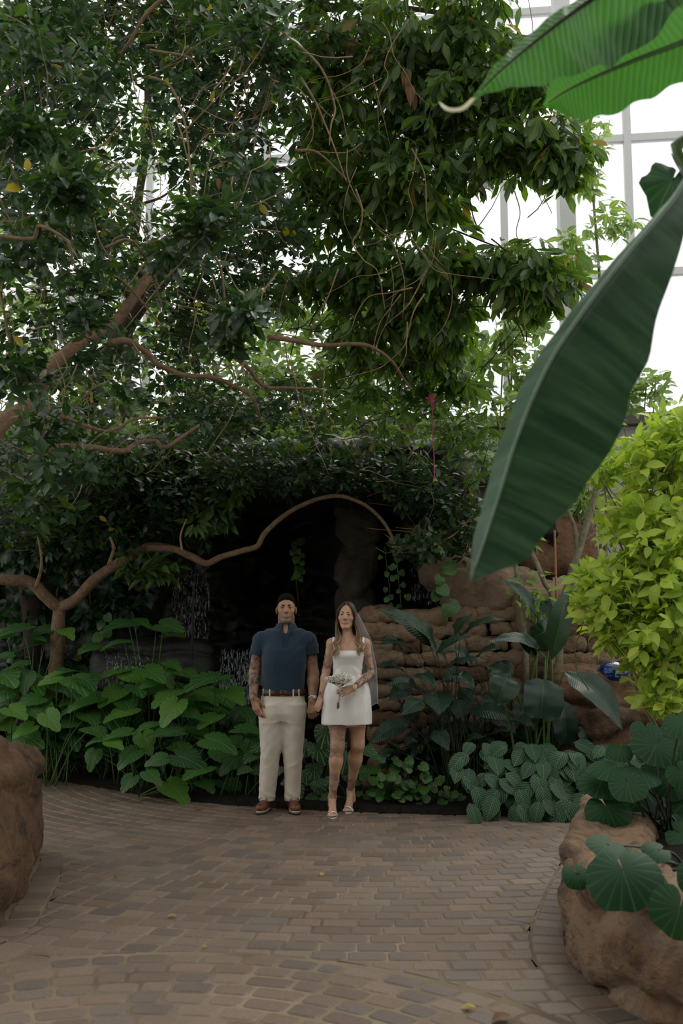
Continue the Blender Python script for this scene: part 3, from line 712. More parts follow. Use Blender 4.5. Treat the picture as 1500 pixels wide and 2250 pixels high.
def add_head(S, T, s, R, male):
    kk = s
    def E(c, r, k=0.015, mode=1, RR=None): S.ell(T(c), np.array(r) * s, k * kk, mode, R if RR is None else R @ RR)
    def Cp(a, b, ra, rb, k=0.012, mode=1): S.cap(T(a), T(b), ra * s, rb * s, k * kk, mode)
    E((0, 0.018, 0.148), (0.073, 0.094, 0.084)); E((0, -0.018, 0.105), (0.064, 0.070, 0.088), 0.02)
    E((0, -0.02, 0.058), (0.053 if male else 0.048, 0.062, 0.055), 0.02); E((0, -0.066, 0.016), (0.022 if male else 0.014, 0.018, 0.016), 0.02)
    for g in (-1, 1):
        Cp((g * (0.049 if male else 0.040), 0.012, 0.05), (g * 0.018, -0.058, 0.015), 0.018 if male else 0.015, 0.014, 0.022)
        E((g * 0.043, -0.056, 0.092), (0.020, 0.018, 0.016), 0.02)
        E((g * 0.076, 0.014, 0.108), (0.007, 0.019, 0.031), 0.006, 1, rotz(g * 0.4))
    Cp((-0.04, -0.074, 0.137), (0.04, -0.074, 0.137), 0.012 if male else 0.009, 0.012 if male else 0.009, 0.014)
    for g in (-1, 1):
        E((g * 0.031, -0.096, 0.121), (0.019, 0.017, 0.0115), 0.010, -1)
        E((g * 0.031, -0.0718, 0.1262), (0.0175, 0.0148, 0.0074), 0.004); E((g * 0.031, -0.071, 0.1135), (0.0165, 0.0135, 0.0055), 0.004)
    Cp((0, -0.081, 0.132), (0, -0.103, 0.092), 0.0065, 0.010, 0.012); E((0, -0.106, 0.088), (0.0115, 0.011, 0.0095), 0.008)
    for g in (-1, 1): E((g * 0.0125, -0.093, 0.0845), (0.0075, 0.0095, 0.0075), 0.006)
    for g in (-1, 1):
        Cp((0, -0.0895, 0.0555), (g * 0.023, -0.079, 0.0515), 0.0055, 0.003, 0.005); Cp((0, -0.088, 0.0465), (g * 0.020, -0.079, 0.0495), 0.0065, 0.003, 0.005)
        Cp((0, -0.0965, 0.0512), (g * 0.022, -0.0845, 0.0505), 0.0022, 0.0018, 0.003, -1)
def head_mask(V, T, s, R, o, male):
    q = ((V - o) @ R) / s; m = np.zeros((len(V), 3))
    lip = np.clip(1.3 - np.sqrt((q[:, 0] / 0.025) ** 2 + ((q[:, 2] - 0.0505) / 0.0105) ** 2) * 1.0, 0, 1) * (q[:, 1] < -0.074) * (np.linalg.norm(q, axis=1) < 0.3)
    m[:, 0] = np.clip(lip * 3, 0, 1)
    if male:
        st = np.clip((0.072 - q[:, 2]) / 0.02, 0, 1) * np.clip((q[:, 2] + 0.03) / 0.03, 0, 1) * np.clip((0.02 - q[:, 1]) / 0.03, 0, 1) * (np.abs(q[:, 0]) < 0.08)
        m[:, 1] = st * (1 - m[:, 0]) * 0.8
    return m
def add_hand(S, W, d, n, t, sc, curl, spread=0.0, thumb=(0.5, 0.5), rr=1.0):
    """W wrist, d towards the fingers, n palm side, t thumb side; curl per finger (4 x 3 angles)"""
    d = unit(d); n = unit(n - d * np.dot(n, d)); t = unit(np.cross(d, n)) * np.sign(np.dot(np.cross(d, n), t) or 1); tips = []
    offs = [0.030, 0.011, -0.009, -0.028]; kl = [0.088, 0.091, 0.086, 0.078]; fl = [1.0, 1.1, 1.02, 0.8]
    for i in range(4):
        kn = W + (d * kl[i] + t * offs[i]) * sc; S.cap(W + t * offs[i] * 0.55 * sc, kn, 0.0135 * sc, 0.0105 * sc * rr, 0.014 * sc)
        p = kn; a = 0
        fd = unit(d + t * spread * (1.5 - i) * 0.12)
        for j, (l, r0, r1) in enumerate(((0.043, 0.0092, 0.0085), (0.027, 0.0085, 0.0076), (0.021, 0.0076, 0.0062))):
            a += curl[i][j]; q = p + (fd * math.cos(a) + n * math.sin(a)) * l * fl[i] * sc; S.cap(p, q, r0 * sc * rr, r1 * sc * rr, 0.003 * sc); p = q
        tips.append(p)
    b0 = W + (d * 0.018 + t * 0.02 + n * 0.008) * sc; b1 = b0 + unit(d * 0.75 + t * thumb[0] + n * thumb[1]) * 0.042 * sc
    b2 = b1 + unit(d * 0.95 + t * thumb[0] * 0.3 + n * thumb[1] * 1.0) * 0.032 * sc; b3 = b2 + unit(d * 1.0 - t * 0.05 + n * thumb[1] * 1.0) * 0.025 * sc
    S.cap(b0, b1, 0.0165 * sc, 0.0115 * sc, 0.012 * sc); S.cap(b1, b2, 0.0108 * sc, 0.0098 * sc, 0.004 * sc); S.cap(b2, b3, 0.0096 * sc, 0.0075 * sc, 0.004 * sc)
    return tips
def ring_tube(pts, ra, rb=None, n=28, ref=(0, 1, 0)):
    """rings round a path; rings (len,n,3)"""
    P = np.asarray(pts, float); T = np.gradient(P, axis=0); out = []; ra = np.broadcast_to(ra, (len(P),)); rb = ra if rb is None else np.broadcast_to(rb, (len(P),))
    for i in range(len(P)):
        t = unit(T[i]); y = unit(np.array(ref) - t * np.dot(ref, t)); x = np.cross(y, t)
        out.append([P[i] + x * ra[i] * math.cos(a) + y * rb[i] * math.sin(a) for a in np.linspace(0, 2 * PI, n, endpoint=False)])
    return np.array(out)
def tri_tone(lines): pass

# ------------------------------------------------------------------ the man
MAN = ground(612, 1783)
man = thing('person', 'man in navy polo shirt, cream chinos and brown boat shoes holding hands', 'person', MAN)
def W_(V): return np.asarray(V, float) + MAN
S = SDF(); cx = 0.035
TORSO_M = [(0.77, .022, .005, .09, .06), (0.83, .025, .005, .15, .095), (0.93, .03, .005, .17, .108), (1.0, .03, .005, .148, .10), (1.1, .033, .0, .15, .102), (1.22, .037, -.005, .160, .114), (1.32, .04, -.005, .172, .12), (1.40, .043, .005, .165, .10), (1.46, .047, .012, .130, .08), (1.50, .05, .015, .085, .065), (1.54, .052, .015, .058, .058)]
S.loft(TORSO_M, 0.03, 2.4)
for g, sx in ((-1, -.155), (1, .232)):
    S.cap((sx * 0.45 + 0.026, .012, 1.432), (sx, .012, 1.392), 0.052, 0.060, 0.05)
AL = [np.array(p) for p in ((-.168, .012, 1.388), (-.212, .02, 1.120), (-.212, -.07, .928))]
AR = [np.array(p) for p in ((.245, .012, 1.388), (.279, .02, 1.120), (.277, -.065, .905))]
for A in (AL, AR):
    S.cap(A[0], A[1], 0.054, 0.047, 0.03); S.cap(A[1], A[1] + (A[2] - A[1]) * 0.35, 0.047, 0.047, 0.02); S.cap(A[1] + (A[2] - A[1]) * 0.3, A[2], 0.046, 0.030, 0.02)
S.cap((-.066, .01, .78), (-.085, .01, .46), 0.078, 0.06, 0.02); S.cap((-.085, .01, .46), (-.1, .03, .1), 0.055, 0.04, 0.02)
S.cap((.115, .01, .78), (.115, .01, .46), 0.078, 0.06, 0.02); S.cap((.115, .01, .46), (.112, .03, .1), 0.055, 0.04, 0.02)
HO = np.array((.052, -.004, 1.535)); HR = rotz(0.05) @ rotx(-0.10); HS = 1.04
TM = lambda p: HO + HS * (HR @ np.asarray(p, float))
add_head(S, TM, HS, HR, True)
S.cap((.05, .018, 1.42), TM((0, 0.022, 0.06)), 0.063, 0.060, 0.02)
for g in (-1, 1): S.cap(TM((g * 0.04, 0.01, 0.02)), (.05 + g * 0.02, -.03, 1.45), 0.022, 0.016, 0.02)
relax = [(.25, .35, .25), (.28, .42, .3), (.32, .48, .3), (.38, .5, .32)]
add_hand(S, AL[2], (.30, -.16, -.95), (.75, .62, 0.15), (.4, -.85, 0), 1.17, relax, 0.3, (0.55, 0.35), 1.1)
fist = [(.55, .9, .6), (.6, .95, .6), (.65, 1.0, .6), (.6, 1.0, .6)]
add_hand(S, AR[2], (-.06, -.06, -1), (.45, .9, 0), (-.9, .3, 0), 1.10, fist, 0.1, (0.45, 0.55), 1.1)
V, F = S.mesh(0.0036)
msk = head_mask(V, TM, HS, HR, HO, True)
V0 = V; V = V + np.c_[np.zeros((len(V), 2)), fbm(V * 18, 2) * .07]; la = (V[:, 0] < -.13) & (V[:, 2] < 1.36); ra_ = (V[:, 0] > .21) & (V[:, 2] < 1.36)
msk[:, 2] = np.where(la, np.clip((V[:, 2] - .89) / .03, 0, 1) * np.where((V[:, 2] > 1.13) & (V[:, 2] < 1.17), 0.15, 1.0), 0) + np.where(ra_, np.clip((V[:, 2] - 1.19) / .03, 0, 1) + 0.25 * (V[:, 2] < 1.15), 0)
msk[:, 2] = np.clip(msk[:, 2], 0, 1) * np.clip(0.75 + fbm(V * 16, 3) * 2.2, 0, 1)
V = V0; decimate(mk('body', W_(V), F, M_SKIN_M, man, True, attr={'mask': msk}), .38)
def eyes_brows(T, R, s, par, base, brow_mat, bw, z0):
    for g in (-1, 1):
        m = MB(); m.ball((0, 0, 0), 0.0128 * s, 14, 10, None); c = T((g * 0.031, -0.0725, 0.1205)) + base
        e = mk('eye', np.concatenate(m.V), m.F, M_EYE, None, True); e.parent = par
        M = np.eye(4); M[:3, :3] = R; M[:3, 3] = c - OFF[par]; e.matrix_basis = Matrix(M.tolist())
        m = MB(); pts = [T((g * x, y, z)) + base for x, y, z in ((0.012, -0.0885, z0), (0.024, -0.087, z0 + 0.004), (0.036, -0.079, z0 + 0.004), (0.046, -0.066, z0 - 0.002))]
        m.tube(smooth_path(pts, 8), np.array([0.6, 1, 1, 1, .95, .85, .6, .3]) * bw * s, 6); m.build('eyebrow', brow_mat, par)
        m = MB(); pts = [T((g * x, y, z)) + base for x, y, z in ((0.017, -0.0815, 0.1225), (0.024, -0.0853, 0.1255), (0.033, -0.0855, 0.126), (0.044, -0.078, 0.1225))]
        m.tube(smooth_path(pts, 8), 0.0013 * s, 5); m.build('eyelash', brow_mat, par)
eyes_brows(TM, HR, HS, man, MAN, M_HAIR_M, 0.0056, 0.1355)
# short black hair
S = SDF(); S.ell(TM((0, 0.02, 0.153)), np.array((0.0755, 0.0965, 0.089)) * HS, 0.01, 1, HR); S.ell(TM((0, -0.01, 0.2)), np.array((0.060, 0.066, 0.046)) * HS, 0.02, 1, HR)
hq = lambda P: ((P - HO) @ HR) / HS
S.cut(lambda P: (0.199 - (hq(P)[..., 1] + 0.078) * 1.22 + np.abs(hq(P)[..., 0]) * .12 + fbm(hq(P) * 60, 2) * .012 - hq(P)[..., 2]) * 0.6 * HS)
S.cut(lambda P: (-0.088 - hq(P)[..., 1] - np.clip(hq(P)[..., 2] - 0.2, 0, 1) * 0.1) * HS)
V, F = S.mesh(0.0035); V = displace(V, F, lambda P: fbm(P * 160, 2) * 0.006)
mk('hair', W_(V), F, M_HAIR_M, man)
# polo shirt
S = SDF(); TS = [(z, a, b, c + .017 + (0.012 if z < 1.25 else 0), d + .017 + (0.012 if z < 1.25 else 0)) for z, a, b, c, d in TORSO_M if 0.93 <= z <= 1.45]; TS = [t for t in TS if t[0] < 1.43]; TS[0] = (0.965, .03, .005, .176, .122); TS.append((1.475, .047, .012, .135, .095))
S.loft(TS, 0.03, 2.4)
for g, sx in ((-1, -.155), (1, .232)): S.cap((sx * 0.45 + 0.026, .012, 1.440), (sx, .012, 1.396), 0.062, 0.071, 0.05); S.cap((sx, .012, 1.396), (sx * 1.04 + .0 * g - .008 * (g < 0) + .012 * (g > 0), .013, 1.345), .071, .070, .02)
S.cap((.05, .012, 1.44), (.051, .012, 1.515), 0.085, 0.070, 0.04)
S.ell((.051, -.095, 1.525), (0.026, 0.07, 0.075), 0.012, -1, rotx(0.5))
V, F = S.mesh(0.006)
def shirt_w(P):
    x, y, z = P[:, 0] - .035, P[:, 1], P[:, 2]; low = np.clip((1.25 - z) / .25, 0, 1)
    return fbm(np.c_[x * 14, y * 14, z * 5 + x * 6], 3) * 0.016 * (0.35 + low) + np.sin(x * 60 + z * 16 + np.sin(z * 9) * 2) * 0.0022 * low + np.sin((z - np.abs(x) * 0.9) * 70) * 0.0018 * (1 - low) * (np.abs(x) > .06)
V = displace(V, F, shirt_w); mk('polo_shirt', W_(V), F, M_POLO, man)
for A in (AL, AR):
    p0 = A[0] + np.array((-np.sign(A[0][0] - .03) * 0.02, 0, 0.012)); ax = A[1] - A[0]
    P = smooth_path([p0, A[0] + ax * 0.2, A[0] + ax * 0.40], 10); g = np.sign(A[0][0] - .03)
    rg = ring_tube(P, np.linspace(0.069, 0.0675, 10), np.linspace(0.073, 0.072, 10)); rg += fbm(rg * 16, 3)[..., None] * 0.012 * np.linspace(0.2, 1, 10)[:, None, None]
    inn = ring_tube(P[[-1, -2, -3]], 0.063, 0.068)
    m = MB(); m.grid(np.concatenate([rg, inn]) + MAN, close_u=True); sl = m.build('sleeve', M_POLO, man)
    m = MB(); m.grid(ring_tube([P[-1] - unit(ax) * 0.016, P[-1] - unit(ax) * 0.012, P[-1], P[-1] + unit(ax) * 0.003], [.0695, .0712, .0705, .066], [.0745, .0762, .0755, .07]) + MAN, close_u=True); m.build('cuff', M_POLO_D, sl)
# collar
m = MB(); P = []
for th in np.linspace(0.36, 2 * PI - 0.36, 44):
    fr = max(0, math.cos(th)) ** 1.5; dx, dy = math.sin(th), -math.cos(th); c0 = np.array((.051, .014, 0)); tilt = 0.012 * (-dy)
    pt = lambda r, z: c0 + np.array((dx * r, dy * r * 0.98, z - 0.020 * max(0, math.cos(th)) ** 2))
    P.append([pt(.072, 1.495), pt(.070, 1.520), pt(.072, 1.540), pt(.077, 1.540), pt(.089 + .012 * fr, 1.515 - 0.010 * fr), pt(.098 + .034 * fr, 1.494 - 0.036 * fr), pt(.095 + .034 * fr, 1.492 - 0.036 * fr), pt(.080, 1.52)])
m.grid(np.array(P).transpose(1, 0, 2) + MAN); m.build('collar', M_POLO_D, man)
m = MB(); m.box(MAN + np.array((.053, -.120, 1.395)), (.016, .006, .06), rotx(-0.16)); pl = m.build('placket', M_POLO_D, man, False)
for z in (1.43, 1.385):
    m = MB(); m.ball(MAN + np.array((.053, -.126 - (1.405 - z) * 0.15, z)), (.0045, .002, .0045), 10, 6); m.build('button', M_POLO, pl)
# chinos
S = SDF(); S.loft([(.745, .022, .005, .15, .10), (.80, .022, .005, .184, .126), (.86, .027, .005, .187, .127), (.985, .03, .005, .178, .118)], 0.03, 2.3)
S.loft([(.085, -.097, .03, .062, .072), (.14, -.096, .03, .066, .074), (.30, -.085, .025, .076, .084), (.47, -.072, .012, .082, .092), (.62, -.068, .008, .096, .108), (.78, -.066, .006, .106, .120), (.86, -.064, .006, .104, .116)], 0.05)
S.loft([(.085, .110, .03, .058, .072), (.14, .111, .03, .064, .074), (.30, .115, .025, .072, .084), (.47, .116, .012, .080, .092), (.62, .117, .008, .094, .108), (.78, .116, .006, .104, .120), (.86, .114, .006, .100, .116)], 0.05)
V, F = S.mesh(0.006)
def chino_w(P):
    x, y, z = P[:, 0], P[:, 1], P[:, 2]; leg = np.where(x < .022, -.085, .115); s_ = x - leg
    kn = np.exp(-((z - .42) / .13) ** 2); cuff = np.exp(-((z - .13) / .06) ** 2); cr = np.exp(-((z - .68) / .07) ** 2)
    return fbm(np.c_[x * 13, y * 13, z * 9], 3) * 0.012 + (1 - np.abs(np.sin(z * 42 + s_ * 30 + fbm(P * 9, 2) * 5)) ** .7) * 0.0055 * cuff + (1 - np.abs(np.sin(z * 30 - s_ * 24 + 1 + fbm(P * 8, 2) * 6)) ** .7) * 0.0045 * kn + (1 - np.abs(np.sin(z * 32 + np.abs(x - .022) * 34)) ** .7) * 0.0035 * cr + np.sin(s_ * 55) * 0.001
V = displace(V, F, chino_w); tr = mk('trousers', W_(V), F, M_CHINO, man)
def front(tab, z, x, off):
    T = np.array(tab); cx_, cy_, a, b = [np.interp(z, T[:, 0], T[:, i]) for i in range(1, 5)]; u = min(0.98, abs((x - cx_) / a)); return np.array((x, cy_ - b * (1 - u ** 2.3) ** (1 / 2.3) - off, z))
HIP = [(.70, .02, .005, .17, .112), (.78, .022, .005, .19, .13), (.86, .027, .005, .186, .126), (.985, .03, .005, .178, .118), (1.01, .03, .005, .176, .116)]
m = MB(); m.tube([MAN + front(HIP, z, .026 + (0.004 if z < .8 else 0), .001) for z in np.linspace(.93, .71, 10)], 0.0022, 5); m.build('fly_seam', M_CHINO, tr)
for g in (-1, 1):
    m = MB(); m.tube([MAN + front(HIP, z, .028 + g * x, .002) for z, x in ((.935, .105), (.90, .125), (.86, .145), (.82, .16))], 0.002, 5); m.build('pocket_seam', M_CHINO, tr)
for lx in (-.097, .110):
    m = MB(); m.grid(ring_tube([(lx, .03, .11), (lx, .03, .086), (lx, .03, .084)], [.066, .064, .058], [.075, .074, .068]) + MAN, close_u=True); m.build('trouser_cuff', M_CHINO, tr)
# belt
m = MB(); P = []
for z, o_ in ((.942, .004), (.944, .0085), (.992, .0085), (.994, .004)):
    T = np.array(HIP); a = np.interp(z, T[:, 0], T[:, 3]) + o_; b = np.interp(z, T[:, 0], T[:, 4]) + o_; rr_ = []
    for th in np.linspace(0, 2 * PI, 64, endpoint=False):
        c_, s_ = math.cos(th), math.sin(th); k = (abs(c_) ** 2.3 + abs(s_) ** 2.3) ** (-1 / 2.3); rr_.append((.03 + a * k * c_, .005 + b * k * s_, z))
    P.append(rr_)
m.grid(np.array(P) + MAN, close_u=True); belt = m.build('belt', M_LEATHER, man)
bp_ = front(HIP, .968, .036, .013) + MAN
m = MB(); q = [(-.02, -.02), (.02, -.02), (.02, .02), (-.02, .02), (-.02, -.02)]
for a, b in zip(q[:-1], q[1:]): m.tube([bp_ + np.array((a[0], 0, a[1])), bp_ + np.array((b[0], 0, b[1]))], 0.0026, 6)
m.tube([bp_ + np.array((-.02, -.002, 0)), bp_ + np.array((.016, -.003, 0))], 0.002, 6); m.build('buckle', plain('dull_brass', (0.2, 0.14, 0.07), 0.4, 0.5, 0.9), belt)
for x in (-.075, .12, -.13, .165):
    c_ = front(HIP, .968, x, .0105) + MAN; m = MB(); m.box(c_, (.0055, .0028, .031)); m.build('belt_loop', M_CHINO, tr, False)
# shoes
def shoe(px_, base, yaw, ln=0.29):
    R = rotz(yaw); T = lambda p: np.asarray(base) + R @ np.asarray(p, float)
    S = SDF(); S.ell(T((0, -.125, .048)), (.047, .075, .038), .03, 1, R); S.ell(T((0, -.03, .055)), (.042, .10, .045), .03, 1, R); S.ell(T((0, .055, .058)), (.037, .05, .05), .03, 1, R); S.cap(T((0, .035, .06)), T((0, .03, .105)), .043, .042, .03)
    S.cut(lambda P: .022 - P[..., 2]); S.cut(lambda P: P[..., 2] - .115)
    V, F = S.mesh(0.005); sh = mk('shoe', V + MAN, F, M_TAN, man)
    for z0, z1, o_, mt, nm in ((0.0, .012, .004, M_SOLED, 'outsole'), (.012, .030, .003, M_SOLE, 'midsole')):
        P = []
        for z, oo in ((z0, -.004), (z0 + .001, o_), (z1, o_), (z1 + .0005, -.006)):
            rw = []
            for th in np.linspace(0, 2 * PI, 40, endpoint=False):
                c_, s_ = math.cos(th), math.sin(th); wdt = (.047 if s_ < 0 else .037) + oo; rw.append(T((c_ * wdt * (1 - 0.10 * (abs(s_) < .35)), -.045 + s_ * (.155 + oo), z)))
            P.append(rw)
        m = MB(); P = np.array(P) + MAN; m.grid(P, close_u=True); c0 = P[0].mean(0); m.add(np.vstack([P[0], [c0]]), [(i, (i + 1) % 40, 40) for i in range(40)]); c1 = P[-1].mean(0); m.add(np.vstack([P[-1], [c1]]), [((i + 1) % 40, i, 40) for i in range(40)])
        m.build(nm, mt, sh)
    m = MB(); pts = [T((x, -.125 + abs(x) * 0.6 - 0.045 * (1 - (x / .034) ** 2), .083 - abs(x) * 0.35)) + MAN for x in np.linspace(-.034, .034, 13)]; m.tube(pts, .003, 6); m.build('toe_seam', M_TAN, sh)
    for k, y in enumerate((-.085, -.062, -.04)):
        m = MB(); z_ = .092 + k * .008; m.tube(smooth_path([T((-.026, y + .006, z_ - .014)) + MAN, T((0, y, z_ + 0.002)) + MAN, T((.026, y + .006, z_ - .014)) + MAN], 7), .0032, 6); m.build('lace', M_LACE, sh)
    for g in (-1, 1):
        m = MB(); m.tube(smooth_path([T((0, -.05, .112)) + MAN, T((g * .025, -.07, .112)) + MAN, T((g * .035, -.085, .09)) + MAN], 7), .0026, 6); m.build('lace', M_LACE, sh)
shoe(0, (-.108, .03, 0), -0.22); shoe(0, (.118, .03, 0), 0.18)
# watch
wr = AR[2] + (AR[1] - AR[2]) * 0.12; wd = unit(AR[2] - AR[1]); wt = thing_part = None
rg = ring_tube([wr - wd * .0095, wr - wd * .008, wr + wd * .008, wr + wd * .0095], [.034, .0385, .0385, .034], [.033, .0375, .0375, .033], 32) + MAN
m = MB(); m.grid(rg, close_u=True); wa = m.build('watch', M_STEEL, man)
fc = MAN + wr + np.array((.018, -.036, 0)); fn_ = unit((.45, -.9, .05)); R = np.array(Vector(fn_).to_track_quat('Z', 'Y').to_matrix())
m = MB(); m.tube([fc - fn_ * .004, fc + fn_ * .005, fc + fn_ * .0055], [.019, .019, .0165], 24); m.build('case', M_STEEL, wa); m = MB(); m.tube([fc + fn_ * .0052, fc + fn_ * .0062], .015, 24); m.build('dial', M_DIAL, wa)

# ------------------------------------------------------------------ the bride
WOM = ground(745, 1795)
bride = thing('person', 'woman in short white satin dress and sheer veil holding a bouquet', 'person', WOM)
S = SDF()
S.loft([(.70, .06, .1, .14, .095), (.80, .06, .1, .165, .11), (.95, .062, .1, .16, .11), (1.12, .068, .1, .106, .072), (1.2, .07, .1, .112, .08), (1.28, .073, .095, .12, .088), (1.33, .075, .098, .122, .078), (1.375, .075, .105, .125, .06), (1.41, .072, .11, .075, .05), (1.45, .068, .112, .042, .042)], 0.03, 2.1)
BL = [np.array(p) for p in ((-.062, .105, 1.372), (-.108, .125, 1.145), (-.150, .075, .935))]
BR = [np.array(p) for p in ((.212, .105, 1.372), (.258, .115, 1.125), (.114, -.128, 1.022))]
for A, sx in ((BL, -1), (BR, 1)):
    S.cap((.075 + sx * .07, .105, 1.392), A[0], 0.036, 0.043, 0.03)
    S.cap(A[0], A[1], 0.042, 0.034, 0.02); S.cap(A[1], A[1] + (A[2] - A[1]) * 0.3, 0.034, 0.034, 0.015); S.cap(A[1] + (A[2] - A[1]) * 0.25, A[2], 0.034, 0.0225, 0.015)
# legs and feet
LL = [np.array(p) for p in ((-.012, .085, .80), (-.014, .06, .55), (-.057, .075, .145))]; LR = [np.array(p) for p in ((.142, .12, .80), (.150, .13, .55), (.094, .295, .165))]
for A in (LL, LR):
    S.cap(A[0], A[1], 0.082, 0.055, 0.03); S.ell(A[1] + np.array((0, -.012, .0)), (.045, .045, .05), 0.03); d_ = A[2] - A[1]
    S.cap(A[1], A[1] + d_ * 0.3, 0.05, 0.053, 0.02); S.ell(A[1] + d_ * 0.3 + np.array((0, .014, 0)), (.05, .05, .10), 0.03); S.cap(A[1] + d_ * 0.3, A[2], 0.05, 0.029, 0.02)
def foot(S, ank, yaw):
    R = rotz(yaw); T = lambda p: np.array((ank[0], ank[1], 0)) + R @ np.asarray(p, float)
    S.cap(ank, T((0, .02, .085)), .030, .031, .02); S.cap(T((0, .025, .085)), T((0, -.09, .045)), .028, .026, .02); S.cap(T((-.012, -.085, .038)), T((-.015, -.115, .028)), .022, .017, .02); S.cap(T((.012, -.08, .036)), T((.018, -.105, .027)), .02, .015, .02); S.cap(ank + np.array((0, 0, -.01)), T((0, -.06, .07)), .026, .026, .02)
    tip = []
    for i, (x, y, r) in enumerate(((-.026, -.155, .0115), (-.008, -.157, .0088), (.007, -.151, .0082), (.020, -.143, .0078), (.031, -.132, .0072))):
        S.cap(T((x * 0.85, y + .038, .028)), T((x, y, .021)), r, r * 0.9, .003); tip.append(T((x, y - r * 0.35, .021 + r * 0.6)))
    return T, tip
FTL, tipL = foot(S, LL[2], 0.05); FTR, tipR = foot(S, LR[2], -0.22)
HOW = np.array((.056, .088, 1.490)); HRW = rotz(-0.16) @ roty(0.05) @ rotx(-0.03); HSW = 0.965
TW = lambda p: HOW + HSW * (HRW @ np.asarray(p, float))
add_head(S, TW, HSW, HRW, False)
S.cap((.068, .112, 1.40), TW((0, 0.022, 0.06)), 0.047, 0.043, 0.02)
add_hand(S, BL[2], (-.30, -.15, -1), (-.5, -.8, 0), (.8, -.5, 0), 0.88, [(.5, .8, .5)] * 4, 0.1, (0.4, 0.5))
add_hand(S, BR[2], (-.93, -.16, -.30), (.12, 0.97, -.20), (-.1, .15, 1), 0.88, [(.35, .7, .4), (.35, .75, .4), (.38, .8, .45), (.42, .8, .45)], 0.3, (0.35, 0.75))
V, F = S.mesh(0.0034)
msk = head_mask(V, TW, HSW, HRW, HOW, False)
x, y, z = V.T
zz0 = z; z = z + fbm(V * 22, 2) * .05; rarm = ((x > .19) | ((y < -.0) & (x > .09) & (z > 1.0))) & (z < 1.29) & (z > 1.0); larm = (x < -.075) & (z < 1.29) & (z > 1.17) & (y < .12)
thigh = (x < .055) & (z < .80) & (z > .46); shin = (x < .055) & (z < .34) & (z > .13); ankR = (x > .055) & (z < .26) & (z > .175)
lw = (x < -.13) & (z > .93) & (z < .985)
hand_r = (x < .142) & (y < -.05) & (z > .9) & (z < 1.06)
msk[:, 2] = np.clip(rarm * 1.0 * ~hand_r + larm * 0.8 + thigh * 0.62 * (y < .09) + shin * np.where(z > .24, .8 * (np.abs(x + .045) < .03 + (.36 - z) * .1), 1.0) * ((z < .212) | (z > .222)) + ankR * 0.9 + lw * 0.9, 0, 1)
msk[:, 2] *= np.clip(0.8 + fbm(V * 18, 3) * 2.0, 0, 1)
decimate(mk('body', V + WOM, F, M_SKIN_W, bride, True, attr={'mask': msk}), .38)
eyes_brows(TW, HRW, HSW, bride, WOM, M_BROW_W, 0.0028, 0.138)
for tip in (tipL, tipR):
    for i, p in enumerate(tip):
        m = MB(); m.ball(WOM + p, (.0062 if i == 0 else .0042, .005, .003), 8, 6); m.build('toenail', M_WLEA, bride)
# dress
S = SDF(); S.loft([(1.105, .066, .1, .118, .084), (1.13, .068, .1, .119, .085), (1.2, .07, .1, .122, .092), (1.27, .073, .093, .131, .107), (1.29, .074, .093, .131, .104), (1.316, .075, .096, .129, .092)], 0.01, 2.3)
V1, F1 = S.mesh(0.005); V1 = displace(V1, F1, lambda P: fbm(np.c_[P[:, 0] * 9, P[:, 1] * 9, P[:, 2] * 14], 3) * 0.007 + np.sin((P[:, 2] + np.abs(P[:, 0] - .07) * .8) * 80) * .0016 * np.exp(-((P[:, 2] - 1.16) / .05) ** 2) * (np.abs(P[:, 0] - .07) > .05))
S = SDF(); S.loft([(.722, .057, .1, .208, .150), (.80, .058, .1, .206, .148), (.93, .06, .1, .197, .142), (1.0, .062, .1, .186, .134), (1.05, .064, .1, .166, .122), (1.09, .066, .1, .138, .102), (1.12, .067, .1, .119, .086)], 0.01, 2.15)
V2, F2 = S.mesh(0.006)
def skirt_w(P):
    th = np.arctan2(P[:, 1] - .1, P[:, 0] - .06); up = np.clip((P[:, 2] - .95) / .14, 0, 1) * np.clip((1.125 - P[:, 2]) / .03, 0, 1)
    return np.sin(th * 11 + 0.6) * 0.010 * up + fbm(np.c_[P[:, 0] * 6, P[:, 1] * 6, P[:, 2] * 4], 3) * 0.016 + np.sin(th * 5 + P[:, 2] * 3) * .004
V2 = displace(V2, F2, skirt_w)
dr = mk('dress_bodice', V1 + WOM, F1, M_SATIN, bride); mk('dress_skirt', V2 + WOM, F2, M_SATIN, bride)
m = MB(); m.grid(ring_tube([(.067, .1, 1.108), (.067, .1, 1.112), (.067, .1, 1.122), (.067, .1, 1.126)], [.119, .1215, .1215, .119], [.086, .0885, .0885, .086], 48) + WOM, close_u=True); m.build('waist_seam', M_SATIN, dr)
for sx in (-1, 1):
    pts = smooth_path([(.075 + sx * .108, .012, 1.308), (.075 + sx * .116, .035, 1.362), (.075 + sx * .117, .075, 1.414), (.075 + sx * .115, .11, 1.422), (.075 + sx * .108, .15, 1.38), (.075 + sx * .1, .18, 1.30)], 16)
    P = []
    for i, p in enumerate(pts):
        t = unit(np.gradient(pts, axis=0)[i]); nn = unit(np.cross(t, (1, 0, 0))); P.append([p + np.array((dx, 0, 0)) + nn * dn for dx, dn in ((-.014, 0), (-.012, .003), (.012, .003), (.014, 0), (.012, -.003), (-.012, -.003))])
    m = MB(); m.grid(np.array(P) + WOM, close_u=True); m.build('strap', M_SATIN, dr)
